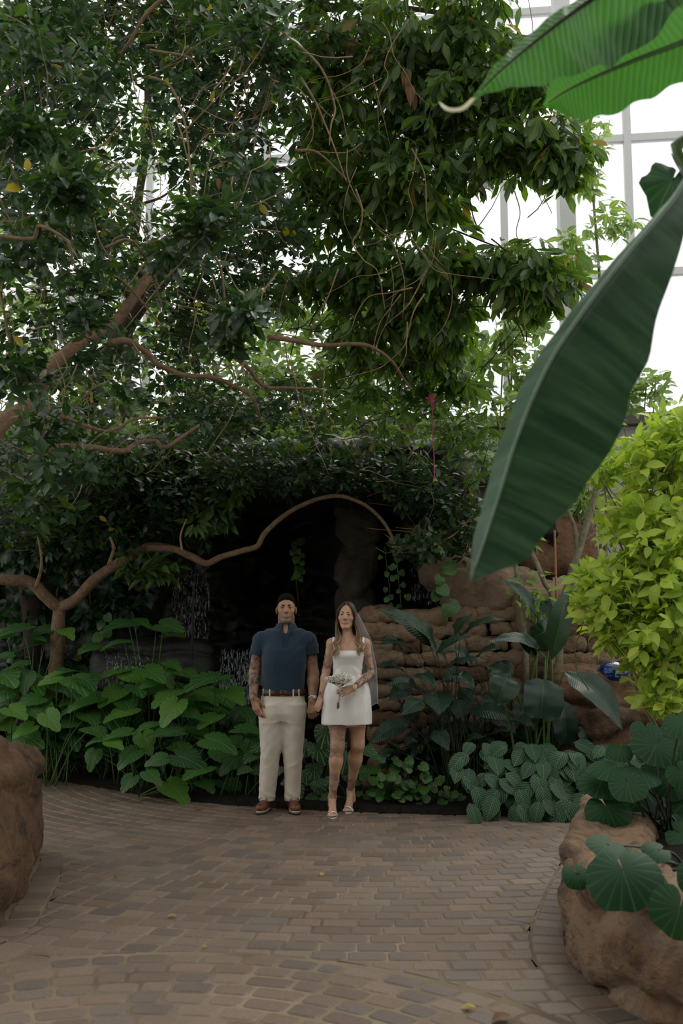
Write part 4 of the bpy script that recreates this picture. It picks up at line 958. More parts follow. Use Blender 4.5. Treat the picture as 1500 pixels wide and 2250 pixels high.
# sandals
for FT, ank in ((FTL, LL[2]), (FTR, LR[2])):
    P = []
    for th in np.linspace(0, 2 * PI, 36, endpoint=False):
        c_, s_ = math.cos(th), math.sin(th); y_ = -.055 + s_ * .117; wdt = np.interp(y_, (-.172, -.13, -.09, -.02, .06), (.024, .037, .041, .030, .02)); lift = np.interp(y_, (-.10, -.06, .03, .07), (0, .006, .05, .056))
        P.append([(c_ * wdt if abs(s_) < .98 else c_ * wdt, y_, lift + dz) for dz in (0.0, .010)])
    P = np.array(P).transpose(1, 0, 2); Q = np.array([[FT(p) for p in r] for r in P]) + WOM
    m = MB(); m.grid(Q, close_u=True)
    for k in (0, 1):
        h_ = 18; idx = [k * 36 + i for i in range(36)]
    top = Q[1]; m.add(np.vstack([Q[1], Q[0]]), [(i, (i + 1) % 36, (36 - 1 - i - 1) % 36, (36 - 1 - i) % 36) for i in range(0)])
    # plates across the sole, row by row
    for k, flip in ((0, False), (1, True)):
        rr_ = Q[k]; Lh = [rr_[(9 + i) % 36] for i in range(19)]; Rh = [rr_[(9 - i) % 36] for i in range(19)]
        m.grid(np.array([Lh, Rh]))
    so = m.build('sandal', M_WLEA, bride)
    m = MB(); m.tube([FT((0, .045, .05)) + WOM, FT((0, .05, .02)) + WOM, FT((0, .05, 0.0)) + WOM], [.021, .014, .012], 12); m.build('heel', M_WLEA, so)
    m = MB(); P = []
    for yy, o_ in ((-.128, .0), (-.124, .006), (-.100, .009), (-.096, .003)):
        P.append([FT((math.cos(a) * (.040 + .002), yy + 0.012 * abs(math.cos(a)), .006 + max(0, math.sin(a)) * (.040 + o_))) + WOM for a in np.linspace(-.1, PI + .1, 20)])
    m.grid(np.array(P)); m.build('toe_strap', M_WLEA, so)
    ac = ank + np.array((0, .004, .004)); m = MB(); m.grid(ring_tube([ac + np.array((0, 0, z_)) for z_ in (-.006, -.005, .005, .006)], [.030, .033, .033, .030], [.031, .034, .034, .031], 24) + WOM, close_u=True); m.build('ankle_strap', M_WLEA, so)
    m = MB()
    for g in (-1, 1): m.tube(smooth_path([ac + WOM + np.array((g * .028, .02, 0)), FT((g * .027, .045, .09)) + WOM, FT((g * .022, .05, .055)) + WOM], 8), .0045, 6)
    m.build('heel_strap', M_WLEA, so)
# hair: a cap and long wavy locks
S = SDF(); S.ell(TW((0, 0.024, 0.152)), np.array((0.077, 0.097, 0.088)) * HSW, 0.01, 1, HRW)
S.ell(TW((0, -0.088, 0.125)), np.array((0.050, 0.06, 0.086)) * HSW, 0.012, -1, HRW); hqw = lambda P: ((P - HOW) @ HRW) / HSW
S.cut(lambda P: (0.05 - hqw(P)[..., 2]) * HSW); V, F = S.mesh(0.0042)
V = displace(V, F, lambda P: np.sin(hqw(P)[:, 0] * 260 + fbm(P * 30, 2) * 4) * 0.0014 - 0.004 * np.exp(-(hqw(P)[:, 0] / 0.005) ** 2)); hair = mk('hair', V + WOM, F, M_HAIR_W, bride)
hr = random.Random(11); m = MB()
for i in range(150):
    g = -1 if i % 2 else 1; u = hr.random(); v = hr.random()
    # from the parting, over the temple, down in front of the shoulder
    st = TW((g * hr.uniform(0.003, 0.02), -0.066 + u * 0.10, 0.230 - 0.02 * abs(u - 0.4)))
    tmp = TW((g * (0.060 + 0.014 * v), -0.066 + u * 0.085, 0.150 + hr.uniform(-.012, .012))); chk = TW((g * (0.066 + 0.018 * v), -0.040 + u * 0.09, 0.06))
    out = hr.uniform(0, 1); zE = (1.262 if g < 0 else 1.285) + hr.uniform(-.02, .06); sh = np.array((.073 + g * (.066 + .046 * out), .045 + .05 * u, 1.415)); en = np.array((.073 + g * (.078 + .052 * out) - (.012 if g < 0 else 0), -.022 + .03 * v, zE)); mid = np.array((.073 + g * (.080 + .045 * out), .006 + .03 * u, 1.345))
    P = smooth_path([st, tmp, chk, sh, mid, en], 34); s_ = np.linspace(0, 1, 34); ph = hr.random() * 1.5 + g; amp = np.clip((s_ - 0.35) / 0.3, 0, 1) * hr.uniform(.007, .015)
    P[:, 0] += np.sin(s_ * 24 + ph) * amp; P[:, 1] += np.cos(s_ * 24 + ph) * amp * 0.8 - 0.006 * amp / .012
    m.tube(P + WOM, hr.uniform(.0022, .0042) * np.interp(s_, (0, .1, .8, 1), (.7, 1, 1, .15)), 5)
for i in range(60):   # the back
    a = hr.uniform(0.2, PI - 0.2); c_, s2 = math.cos(a), math.sin(a); P = smooth_path([TW((c_ * .05, .05, .22)), TW((c_ * .078, .03 + s2 * .085, .13)), np.array((.06 + c_ * .085, .12 + s2 * .06, 1.46)), np.array((.07 + c_ * .1, .16 + s2 * .03, 1.32))], 24)
    s_ = np.linspace(0, 1, 24); P[:, 0] += np.sin(s_ * 20 + i) * .008 * s_; m.tube(P + WOM, .006 * np.interp(s_, (0, .8, 1), (.8, 1, .2)), 5)
m.build('hair_lock', M_HAIR_W, hair, kind='stuff')
# veil
P = []; nU, nV = 40, 26
for i in range(nU):
    u = i / (nU - 1); row = []
    zz = np.interp(u, (0, .1, .3, .6, 1), (1.66, 1.60, 1.40, 1.15, .845)); half = np.interp(u, (0, .1, .3, .6, 1), (.035, .06, .125, .15, .158)); ccx = np.interp(u, (0, .1, .3, .6, 1), (.085, .105, .135, .160, .162)); yb = np.interp(u, (0, .1, .3, .6, 1), (.185, .215, .235, .25, .26))
    for j in range(nV):
        v = j / (nV - 1) * 2 - 1; wv = .016 * u * math.sin(v * 11 + u * 2.5) + .008 * u * math.sin(v * 23); row.append((ccx + v * half, yb - .10 * v * v * (0.4 + .6 * u) + wv + (.05 if v < 0 else 0) * abs(v), zz + .03 * u * v * v + .01 * math.sin(v * 9) * u))
    P.append(row)
P = np.array(P) + WOM; m = MB(); m.grid(P); ve = m.build('veil', M_VEIL, bride)
m = MB(); m.tube(P[:, -1], .0012, 5); m.tube(P[-1], .0012, 5); m.build('veil_hem', fabric('veil_edge', (.75, .77, .8)), ve)
m = MB(); m.tube([TW((g_, .07, .20 - abs(g_) * .5)) + WOM for g_ in np.linspace(-.03, .03, 8)], .004, 6); m.build('veil_comb', M_STEEL, ve)
# jewellery
m = MB(); m.tube(smooth_path([(.03, .09, 1.43), (.042, .06, 1.412), (.068, .038, 1.375), (.068, .038, 1.374), (.094, .06, 1.412), (.108, .09, 1.43)], 24) + WOM, .0013, 5); nk = m.build('necklace', M_GOLD, bride)
m = MB(); m.ball(WOM + np.array((.068, .032, 1.362)), (.004, .003, .007), 10, 8); m.build('pendant', M_GOLD, nk)
for g in (-1, 1): m = MB(); m.ball(WOM + TW((g * .081, .008, .073)), (.004, .004, .007), 8, 6); m.build('earring', M_GOLD, bride)
c_ = BR[2] + np.array((-.9, -.22, -.3)) * .005; m = MB(); m.grid(ring_tube([c_ + np.array((.9, .2, .3)) * o_ for o_ in (-.002, -.001, .001, .002)], [.0245, .026, .026, .0245], None, 24, (0, 0, 1)) + WOM, close_u=True); m.build('bracelet', M_GOLD, bride)

# ------------------------------------------------------------------ bouquet
BQ = WOM + np.array((.010, -.125, 1.072))
bq = thing('bouquet', 'small white bouquet of roses and gypsophila held by the woman', 'bouquet', BQ - np.array((0, 0, .2)))
M_PETAL = leaf_mat('white_petal', [(.8, .78, .68), (.86, .84, .76), (.84, .8, .66)], None, midrib=False, rough=.7, trans=.25, tcol=(1, 1, 1)); M_STEM = plain('green_stem', (.07, .12, .03), .6); M_RIB = fabric('white_ribbon', (.8, .78, .74), .5)
br = random.Random(5)
for cx_, cy_, cz_, rr_ in ((.020, -.055, .016, .042), (-.035, -.03, .036, .034), (.060, -.01, .024, .036), (.012, .0, .046, .034), (-.012, -.06, -.012, .03)):
    c0 = BQ + np.array((cx_, cy_, cz_)); ax = unit((cx_ * 6, -.6 + cy_ * 3, .55)); e1 = unit(np.cross(ax, (0, 0, 1))); e2 = np.cross(ax, e1); m = MB()
    for ringi, (n_, op) in enumerate(((4, .25), (6, .55), (7, .95), (8, 1.3))):
        for k in range(n_):
            a = 2 * PI * k / n_ + ringi * .5; dr_ = e1 * math.cos(a) + e2 * math.sin(a); tg = np.cross(ax, dr_); P = []
            for u in np.linspace(0, 1, 4):
                ang_ = op * u; p = c0 + (ax * math.cos(op * .9) + dr_ * math.sin(op * .9)) * rr_ * u * .95 + dr_ * rr_ * .12
                P.append([p + tg * s_ * rr_ * .48 * math.sin(PI * (.12 + .72 * u)) + ax * (-.12 * s_ * s_ * rr_) for s_ in (-1, -.4, .4, 1)])
            m.grid(np.array(P))
    m.build('rose', M_PETAL, bq)
m = MB(); m2 = MB()
for i in range(620):
    a = br.uniform(0, 2 * PI); r_ = br.random() ** .6; h_ = br.uniform(-.25, 1); side = -1 if br.random() < .62 else 1
    p = BQ + np.array((math.cos(a) * r_ * .112 - .018, -.045 + math.sin(a) * r_ * .06 - .01, .018 + h_ * .052 * (1 - r_ * .4) - .014 * r_)); s_ = br.uniform(.0026, .0052)
    m.ball(p, s_, 6, 4); 
    if i % 3 == 0: m2.tube([BQ + np.array((0, 0, -.05)), (p + BQ + np.array((0, 0, -.05))) / 2 + np.array((0, 0, .01)), p], .0008, 4)
m.build('gypsophila', M_PETAL, bq, kind='stuff'); m2.build('spray_stem', M_STEM, bq, kind='stuff')
m = MB(); m.tube([BQ + np.array((0, -.02, -.03)), BQ + np.array((-.006, .028, -.09)), BQ + np.array((-.018, .02, -.165))], [.02, .013, .012], 14); m.build('ribbon_wrap', M_RIB, bq)
for k in range(7):
    a = 2 * PI * k / 7; m = MB(); m.tube([BQ + np.array((-.018 + .006 * math.cos(a), +.02 + .006 * math.sin(a), -.16)), BQ + np.array((-.019 + .009 * math.cos(a), +.018 + .009 * math.sin(a), -.205 - .006 * (k % 3)))], .003, 6); m.build('stem', M_STEM, bq)
m = MB(); m.ball(WOM + BR[2] + np.array((-.105, -.05, -.032)), .004, 8, 6); m.build('ring', M_STEEL, bride)

# ================================================================== leaves
def leaf_tpl(prof, W=0.2, nu=6, nv=4, fold=0.25, droop=0.6, wav=0.0, wf=9, twist=0.0, curl=0.0):
    """a leaf of length 1 along +Y from the origin, normal +Z. prof(t) half width 0..1"""
    ts = np.linspace(0, 1, nu + 1); ss = np.linspace(-1, 1, nv + 1); y = z = 0; sp = [(0, 0)]
    for i in range(nu):
        a = droop * (ts[i] + 0.5 / nu) - droop * 0.25; y += math.cos(a) / nu; z -= math.sin(a) / nu; sp.append((y, z))
    V = []; U = []
    for t, (y, z) in zip(ts, sp):
        hw = max(prof(t), 0.004) * W
        for s_ in ss:
            x = s_ * hw; zz = z + abs(x) * fold + wav * abs(s_) ** 1.5 * math.sin(t * wf * 2 * PI / 2 + (1.3 if s_ > 0 else 0)) + curl * x * x
            V.append((x * math.cos(twist * t), y, zz + x * math.sin(twist * t))); U.append((0.5 + s_ * max(prof(t), .004) * W, t))
    n = nv + 1; F = [(i * n + j, i * n + j + 1, (i + 1) * n + j + 1, (i + 1) * n + j) for i in range(nu) for j in range(nv)]
    return np.array(V), np.array(F), np.array(U)
P_ELL = lambda t: math.sin(PI * t ** 0.85) ** 0.8 if 0 < t < 1 else 0
P_LAN = lambda t: (math.sin(PI * t ** 0.75) ** 1.0) if 0 < t < 1 else 0
P_OBO = lambda t: (math.sin(PI * t ** 1.5) ** 0.85) if 0 < t < 1 else 0
P_BAN = lambda t: min(1, (t / 0.06) ** 0.5 if t < .06 else 1) * (1 - max(0, (t - .55) / .45) ** 2.4) ** 0.7 if t < 1 else 0
def heart_tpl(nth=36, rings=4, scal=0.03, ns=13, dome=0.22, fold=0.10, rip=0.012, lobe=1.0, wide=1.0, tip=0.78):
    """heart-shaped blade held at the petiole; tip along +Y, normal +Z"""
    A = np.radians([0, 8, 20, 45, 75, 105, 135, 155, 168, 180]); Rr = np.array([tip, tip * .92, .66, .56 * wide, .50 * wide, .46 * wide, .45 * lobe, .42 * lobe, .30 * lobe, .13])
    V = [(0, 0, 0)]; U = [(.5, .42)]
    for k in range(1, rings + 1):
        f = (k / rings) ** 0.85
        for i in range(nth):
            a = -PI + 2 * PI * (i + 0.5) / nth; r = np.interp(abs(a), A, Rr) * f
            if k == rings: r *= 1 + scal * math.cos(2 * ns * a)
            x, y = r * math.sin(a), r * math.cos(a); rr = math.hypot(x, y)
            V.append((x, y, -dome * rr * rr - 0.10 * max(0, y) ** 2 + fold * abs(x) + rip * math.cos(2 * ns * a) * f)); U.append((.5 + x, .42 + y * .5))
    F = [(0, 1 + (i + 1) % nth, 1 + i) for i in range(nth - 0) if i != nth - 1]
    Q = []
    for k in range(rings - 1):
        for i in range(nth):
            if i == nth - 1: continue     # the cleft between the lobes
            b = 1 + k * nth; Q.append((b + i, b + i + 1, b + nth + i + 1, b + nth + i))
    return np.array(V), [tuple(f[::-1]) for f in F] + [q[::-1] for q in Q], np.array(U)
def leaf_frame(p, d, n, s=1.0, sx=None):
    d = unit(d); n = np.asarray(n, float); n = unit(n - d * np.dot(n, d)); x = np.cross(d, n); M = np.eye(4)
    M[:3, 0] = x * (sx or s); M[:3, 1] = d * s; M[:3, 2] = n * s; M[:3, 3] = p; return M
def join_instances(tpls, Ms, idx):
    VV = []; FF = []; UU = []; n = 0
    for k, (V, F, U) in enumerate(tpls):
        m = Ms[idx == k]
        if len(m) == 0: continue
        W_ = np.einsum('nij,vj->nvi', m[:, :3, :3], V) + m[:, None, :3, 3]; VV.append(W_.reshape(-1, 3))
        FF.append((F[None] + (np.arange(len(m)) * len(V))[:, None, None] + n).reshape(-1, F.shape[1])); UU.append(np.tile(U, (len(m), 1))); n += len(m) * len(V)
    return np.concatenate(VV), np.concatenate(FF), np.concatenate(UU)
def frames(C, D, Nn, L, sx=None):
    """vectorised leaf frames"""
    D = D / np.linalg.norm(D, axis=1)[:, None]; Nn = Nn - D * (D * Nn).sum(1)[:, None]; Nn /= np.linalg.norm(Nn, axis=1)[:, None] + 1e-9
    X = np.cross(D, Nn); M = np.zeros((len(C), 4, 4)); M[:, 3, 3] = 1
    M[:, :3, 0] = X * L[:, None]; M[:, :3, 1] = D * L[:, None]; M[:, :3, 2] = Nn * L[:, None]; M[:, :3, 3] = C; return M
def foliage(par, tpls, mat, Ms, nobj=300, name='leaf', stuff='foliage'):
    """the leaves that show largest become parts of their own, the rest one part"""
    idx = rng.integers(0, len(tpls), len(Ms))
    c = Ms[:, :3, 3] + Ms[:, :3, 1] * 0.5; u, v, d = proj(c); L = np.linalg.norm(Ms[:, :3, 1], axis=1)
    ok = (u > -10) & (u < 1510) & (v > -10) & (v < 2260) & (d > .3); face = np.abs((Ms[:, :3, 2] / L[:, None] * (c - np.array((0, 0, CAM_H))) / np.linalg.norm(c - np.array((0, 0, CAM_H)), axis=1)[:, None]).sum(1))
    sc = np.where(ok, (L / np.maximum(d, .3)) * (0.4 + face), 0)
    # hidden ones count less: nearer leaves in the same 25 px cell win
    cell = (np.floor(u / 25) * 1000 + np.floor(v / 25)); o = np.lexsort((d, cell)); first = np.zeros(len(c), bool); cs = cell[o]; first[o] = np.r_[True, cs[1:] != cs[:-1]]
    sc = sc * np.where(first, 1, 0.3)
    order = np.argsort(-sc)[:nobj]; order = order[sc[order] > 0]; sel = np.zeros(len(Ms), bool); sel[order] = True
    mes = [mesh_data(name, V, F, mat, True, U) for V, F, U in tpls]
    for i in order: inst(name, mes[idx[i]], Ms[i], par)
    if (~sel).any():
        V, F, U = join_instances(tpls, Ms[~sel], idx[~sel]); mk(stuff, V, F, mat, par, True, U, kind='stuff')
def whorls(C, axis, n_per, L, tau=1.25, droop=0.35, spread=0.25, roll=0.5, stem=0.03):
    """leaves in rosettes at the points C, rosette axis (N,3)"""
    nC = len(C); k = n_per; A = axis / np.linalg.norm(axis, axis=1)[:, None]
    ref = np.where(np.abs(A[:, 2:3]) < .9, np.array([[0, 0, 1.0]]), np.array([[1.0, 0, 0]])); E1 = np.cross(ref, A); E1 /= np.linalg.norm(E1, axis=1)[:, None]; E2 = np.cross(A, E1)
    ph = rng.random((nC, 1)) * 6.28 + np.arange(k)[None] * 2.4 + rng.normal(0, .15, (nC, k)); tt = tau + rng.normal(0, spread, (nC, k))
    dirs = (E1[:, None] * np.cos(ph)[..., None] + E2[:, None] * np.sin(ph)[..., None]) * np.sin(tt)[..., None] + A[:, None] * np.cos(tt)[..., None]
    nn = A[:, None] + rng.normal(0, roll * .4, (nC, k, 3)) - dirs * 0
    dirs = dirs + np.array((0, 0, -1.0)) * (droop * rng.uniform(.3, 1.5, (nC, k)))[..., None]
    LL = L * rng.uniform(.6, 1.15, (nC, k)); dn = dirs / np.linalg.norm(dirs, axis=2)[..., None]
    cc = C[:, None] + dn * stem + A[:, None] * rng.uniform(-1, .3, (nC, k, 1)) * L * .5
    return frames(cc.reshape(-1, 3), dn.reshape(-1, 3), nn.reshape(-1, 3), LL.ravel())
def blob(px, py, Y, rx, ry, rY, n):
    """n points in an ellipsoid seen at px,py"""
    q = rng.normal(0, 1, (n, 3)); q /= np.linalg.norm(q, axis=1)[:, None]; q *= rng.random((n, 1)) ** (1 / 2.4)
    c = at(px, py, Y); s_ = 1 / pxm(Y); return c + q * np.array((rx * s_, rY, ry * s_))
def pxpath(pts, Y, Y2=None, n=None, jit=0.0):
    Ys = np.linspace(Y, Y if Y2 is None else Y2, len(pts)); P = np.array([at(p[0], p[1], y) for p, y in zip(pts, Ys)])
    if jit: P[1:-1, 1] += rng.normal(0, jit, len(P) - 2)
    return smooth_path(P, n or (len(pts) * 6))
def bark_mat(name, lo, hi, sc=30):
    m, nt, b, out = mat_new(name); co = objco(nt); f = noise(nt, sc, 5, co, .6, .8); f2 = noise(nt, 3, 3, co)
    nt.links.new(ramp(nt, math_(nt, 'ADD', math_(nt, 'MULTIPLY', f, .7), math_(nt, 'MULTIPLY', f2, .3)), [(.3, lo), (.7, hi)]), b.inputs['Base Color']); b.inputs['Roughness'].default_value = .9; b.inputs['Specular IOR Level'].default_value = .2
    bump(nt, b, f, .6, .012); return m
M_BARK = bark_mat('brown_bark', (.06, .038, .024), (.22, .145, .09)); M_BARKD = bark_mat('dark_bark', (.012, .009, .008), (.045, .033, .026)); M_BARKG = bark_mat('grey_green_bark', (.09, .085, .05), (.24, .22, .15), 18); M_TWIG = bark_mat('pale_twig', (.11, .075, .04), (.3, .22, .13))
M_PET = plain('green_petiole', (.05, .11, .02), .5, .4); M_PETD = plain('dark_petiole', (.03, .045, .015), .5, .4)

M_SMALL = leaf_mat('blue_green_tree_leaf', [(.014, .034, .020), (.022, .052, .026), (.032, .068, .030), (.02, .046, .028), (.05, .10, .022)], None, rough=.34, trans=.34, tcol=(1.9, 2.0, .5), spec=.5, odd=(.012, (.30, .24, .02)))
M_MANGO = leaf_mat('glossy_oblong_leaf', [(.018, .042, .013), (.032, .066, .017), (.05, .094, .02), (.085, .138, .026), (.026, .054, .02)], 'soft', .5, 30, .25, rough=.34, spec=.4, trans=.45, tcol=(1.9, 2.1, .5), odd=(.02, (.20, .10, .025)))
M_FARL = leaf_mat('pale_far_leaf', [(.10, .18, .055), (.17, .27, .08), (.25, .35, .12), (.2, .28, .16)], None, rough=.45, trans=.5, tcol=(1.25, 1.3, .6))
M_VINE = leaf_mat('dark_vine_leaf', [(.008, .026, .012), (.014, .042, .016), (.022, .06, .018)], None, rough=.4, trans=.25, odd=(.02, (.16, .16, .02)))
M_LIME = leaf_mat('lime_leaf', [(.26, .42, .035), (.42, .56, .06), (.18, .33, .025), (.55, .62, .1)], 'soft', .8, 14, .3, (.55, .6, .16), rough=.5, trans=.42, tcol=(1.2, 1.3, .6))
M_EAR = leaf_mat('scalloped_ear_leaf', [(.032, .10, .03), (.06, .17, .032), (.03, .09, .04), (.11, .25, .035)], 'radial', 1.0, 13, .5, (.2, .34, .12), rough=.38, trans=.42, tcol=(1.7, 2.0, .5), bstr=.3)
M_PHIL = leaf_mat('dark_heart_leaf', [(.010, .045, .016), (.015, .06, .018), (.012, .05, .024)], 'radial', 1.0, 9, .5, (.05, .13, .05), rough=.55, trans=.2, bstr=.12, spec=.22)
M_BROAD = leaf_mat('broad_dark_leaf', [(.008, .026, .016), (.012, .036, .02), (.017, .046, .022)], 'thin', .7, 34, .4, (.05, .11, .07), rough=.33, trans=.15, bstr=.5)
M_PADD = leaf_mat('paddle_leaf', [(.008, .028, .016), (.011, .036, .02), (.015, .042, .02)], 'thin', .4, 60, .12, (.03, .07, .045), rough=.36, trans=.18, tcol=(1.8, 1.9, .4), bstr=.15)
M_CALA = leaf_mat('striped_calathea_leaf', [(.008, .032, .014), (.014, .045, .018), (.010, .038, .02)], 'band', 1.3, 13, .62, (.10, .20, .11), rough=.5, trans=.1, bstr=.1, spec=.25)
M_VARI = leaf_mat('cream_variegated_leaf', [(.018, .062, .022), (.028, .085, .028)], 'radial', .8, 8, .7, (.28, .38, .18), rough=.38, trans=.2, spots=((.30, .38, .18), 7, .60, .5))
M_POTH = leaf_mat('pothos_leaf', [(.018, .065, .014), (.03, .10, .02), (.055, .15, .028)], None, rough=.36, trans=.3, spots=((.3, .4, .08), 12, .58, .6))
M_BANA = leaf_mat('banana_leaf', [(.03, .10, .03), (.036, .11, .034)], 'thin', .35, 55, .08, (.09, .19, .08), rough=.38, trans=.34, tcol=(2.6, 3.4, .7), bstr=.3, spots=((.12, .07, .03), 3, .72))
M_BANFRONT = leaf_mat('front_lit_banana_leaf', [(.012, .045, .022), (.015, .052, .026)], None, rough=.36, trans=.12, streak=((.055, .115, .068), 30, 1.2), tcol=(1.6, 2.2, .7), spec=.5)  # darker copy for the front-lit blade; lack of backlight put into the colour
M_DEAD = leaf_mat('dry_brown_leaf', [(.10, .05, .025), (.16, .09, .04)], None, rough=.8, trans=.2); M_YEL = leaf_mat('fallen_yellow_leaf', [(.45, .32, .04), (.36, .28, .05)], None, rough=.6, trans=.2)

# ================================================================== trees
T_SMALL = [leaf_tpl(P_ELL, .24, 3, 2, .22, d_, twist=t_) for d_, t_ in ((.3, 0), (.7, .2), (.5, -.3), (-.2, .1))]
T_OBL = [leaf_tpl(P_OBO, .16, 4, 2, .22, d_, twist=t_) for d_, t_ in ((.5, 0), (.9, .2), (1.2, -.2), (.2, .2))]
def tree(name, label, base, mats, branches, hang=()):
    t = thing(name, label, 'tree', base)
    for nm, P, r0, r1, mt in branches:
        P = P.copy(); n = len(P); P += fbm(P * 3.0, 3)[:, None] * np.array((.03, .05, .03)) * 2 * min(1, r0 * 30); rr = np.interp(np.linspace(0, 1, n), (0, 1), (r0, r1)) * (1 + .18 * fbm(P * 14, 2)); m = MB(); m.tube(P, rr, 8 if r0 > .02 else 6); m.build(nm, mt, t)
    return t
def twigs(par, C, n, mat, back, name='twig', r=.004, wild=.35):
    """thin twigs from the rosettes back towards the limbs"""
    m = MB(); sel = rng.choice(len(C), min(n, len(C)), replace=False)
    for i in sel:
        p = C[i]; d = unit(back(p) - p); l = rng.uniform(.3, .9); P = [p]; q = p.copy(); dd = d
        for k in range(5): dd = unit(dd + rng.normal(0, wild, 3) * .6); q = q + dd * l / 5; P.append(q)
        m.tube(np.array(P), np.linspace(r * .5, r * 1.3, 6), 4, caps=False)
    m.build(name, mat, par, kind='stuff')

# -- the spreading small-leaved tree whose limbs curl over the grotto
A_trunk = at(128, 1345, 10.3)
ARCH = [(-60, 1268), (20, 1274), (70, 1284), (105, 1312), (132, 1334), (165, 1318), (215, 1268), (270, 1232), (320, 1207), (370, 1208), (420, 1222), (455, 1236), (485, 1224), (530, 1212), (562, 1202), (580, 1172), (620, 1136), (670, 1106), (720, 1092), (770, 1096), (820, 1120), (850, 1160), (868, 1202)]
lim = [('trunk', np.vstack([ground(126, 1560) * np.array((1, 1, 0)) + np.array((0, 0, 0)), at(128, 1420, 9.35), at(132, 1334, 9.3)]), .07, .055, M_BARK)]
lim[0] = ('trunk', smooth_path([np.array((A_trunk[0] - .05, 10.4, 0.0)), at(126, 1430, 10.35), at(132, 1336, 10.3)], 14), .09, .066, M_BARK)
lim += [('branch', pxpath(ARCH[:5], 10.0, 10.3), .056, .064, M_BARK), ('branch', pxpath(ARCH[4:10], 10.3, 9.9), .062, .05, M_BARK), ('branch', pxpath(ARCH[8:], 9.9, 9.5), .04, .014, M_BARK)]
LIM = [([(-40, 1010), (20, 930), (60, 880), (120, 812), (190, 757), (240, 712), (290, 660), (350, 575), (420, 545), (470, 520)], 7.3, 7.8, .062, .03), ([(-20, 1250), (-30, 1120), (-40, 1010)], 7.3, 7.3, .07, .062),
 ([(60, 1012), (130, 985), (200, 981), (270, 990), (300, 972), (332, 965), (362, 986), (395, 962), (438, 934)], 7.6, 7.9, .026, .012), ([(130, 915), (200, 940), (248, 948), (300, 925), (360, 918)], 7.5, 7.7, .016, .008),
 ([(240, 752), (285, 752), (322, 772), (346, 802), (400, 822), (470, 836), (540, 858), (566, 892), (572, 922)], 7.6, 8.4, .026, .012), ([(500, 772), (545, 808), (582, 846), (640, 852), (705, 856)], 7.9, 8.5, .022, .01), ([(590, 740), (700, 752), (800, 764), (852, 786), (884, 824), (902, 856)], 8.0, 8.8, .022, .008),
 ([(-20, 516), (60, 512), (90, 500), (150, 535), (160, 580)], 4.6, 4.8, .011, .006), ([(230, 545), (290, 532), (330, 590), (360, 690)], 5.2, 5.4, .009, .004), ([(325, 168), (372, 188), (404, 260), (414, 340), (420, 440)], 6.0, 6.2, .009, .005), ([(370, -10), (325, 45), (285, 110), (250, 140)], 5.5, 5.6, .014, .008), ([(330, 110), (420, 140), (440, 165)], 5.5, 5.8, .008, .005),
 ([(0, 640), (18, 700), (32, 800), (50, 920)], 5.0, 5.2, .008, .005), ([(610, 60), (700, 140), (735, 210), (728, 270), (724, 320)], 7.4, 7.6, .010, .005), ([(660, 170), (690, 220), (722, 280), (735, 330), (760, 400)], 7.6, 7.7, .009, .004), ([(780, 415), (795, 460), (790, 500), (775, 530), (800, 570), (830, 600), (845, 680)], 7.8, 8.0, .009, .004), ([(650, 330), (700, 345), (760, 395)], 7.8, 8.0, .013, .008),
 ([(240, 1240), (250, 1205), (240, 1180)], 9.2, 9.2, .018, .010), ([(80, 1290), (95, 1240), (85, 1180)], 9.1, 9.1, .018, .008), ([(400, 1210), (395, 1175), (410, 1140)], 9.1, 9.1, .010, .005), ([(450, 545), (480, 580), (490, 640), (495, 720)], 5.2, 5.4, .009, .005), ([(240, 600), (290, 640), (345, 700), (360, 710)], 5.4, 5.6, .010, .006),
 ([(860, 1202), (920, 1205), (990, 1180), (1040, 1130)], 9.3, 9.6, .012, .006), ([(880, 1215), (930, 1212), (965, 1210)], 9.3, 9.4, .009, .005)]
for pts, y0, y1, r0, r1 in LIM:
    if 7.2 < y0 < 8.9: y0 -= .75; y1 -= .6; r0 *= .95; r1 *= .95
    lim.append(('branch', pxpath(pts, y0, y1, jit=.05), r0, r1, M_BARK if r0 > .012 else M_TWIG))
vr = random.Random(12)
for k in range(70):     # loose twining stems
    x, y = vr.uniform(-20, 980), vr.uniform(20, 860); Y = vr.uniform(5.6, 7.2) if x < 600 else vr.uniform(7.0, 7.8); n_ = vr.randint(4, 6); a = vr.uniform(.5, 2.6); pts = []
    for i in range(n_): pts.append((x, y)); a += vr.uniform(-.6, .6); x += math.cos(a) * vr.uniform(30, 60); y += abs(math.sin(a)) * vr.uniform(30, 70)
    lim.append(('branch', pxpath(pts, Y, Y + .2, jit=.03), vr.uniform(.003, .007), .002, M_TWIG))
tA = tree('spreading_tree', 'spreading small-leaved tree with bare brown limbs arching over the grotto', np.array((A_trunk[0], 10.4, 0)), None, lim)
C = []
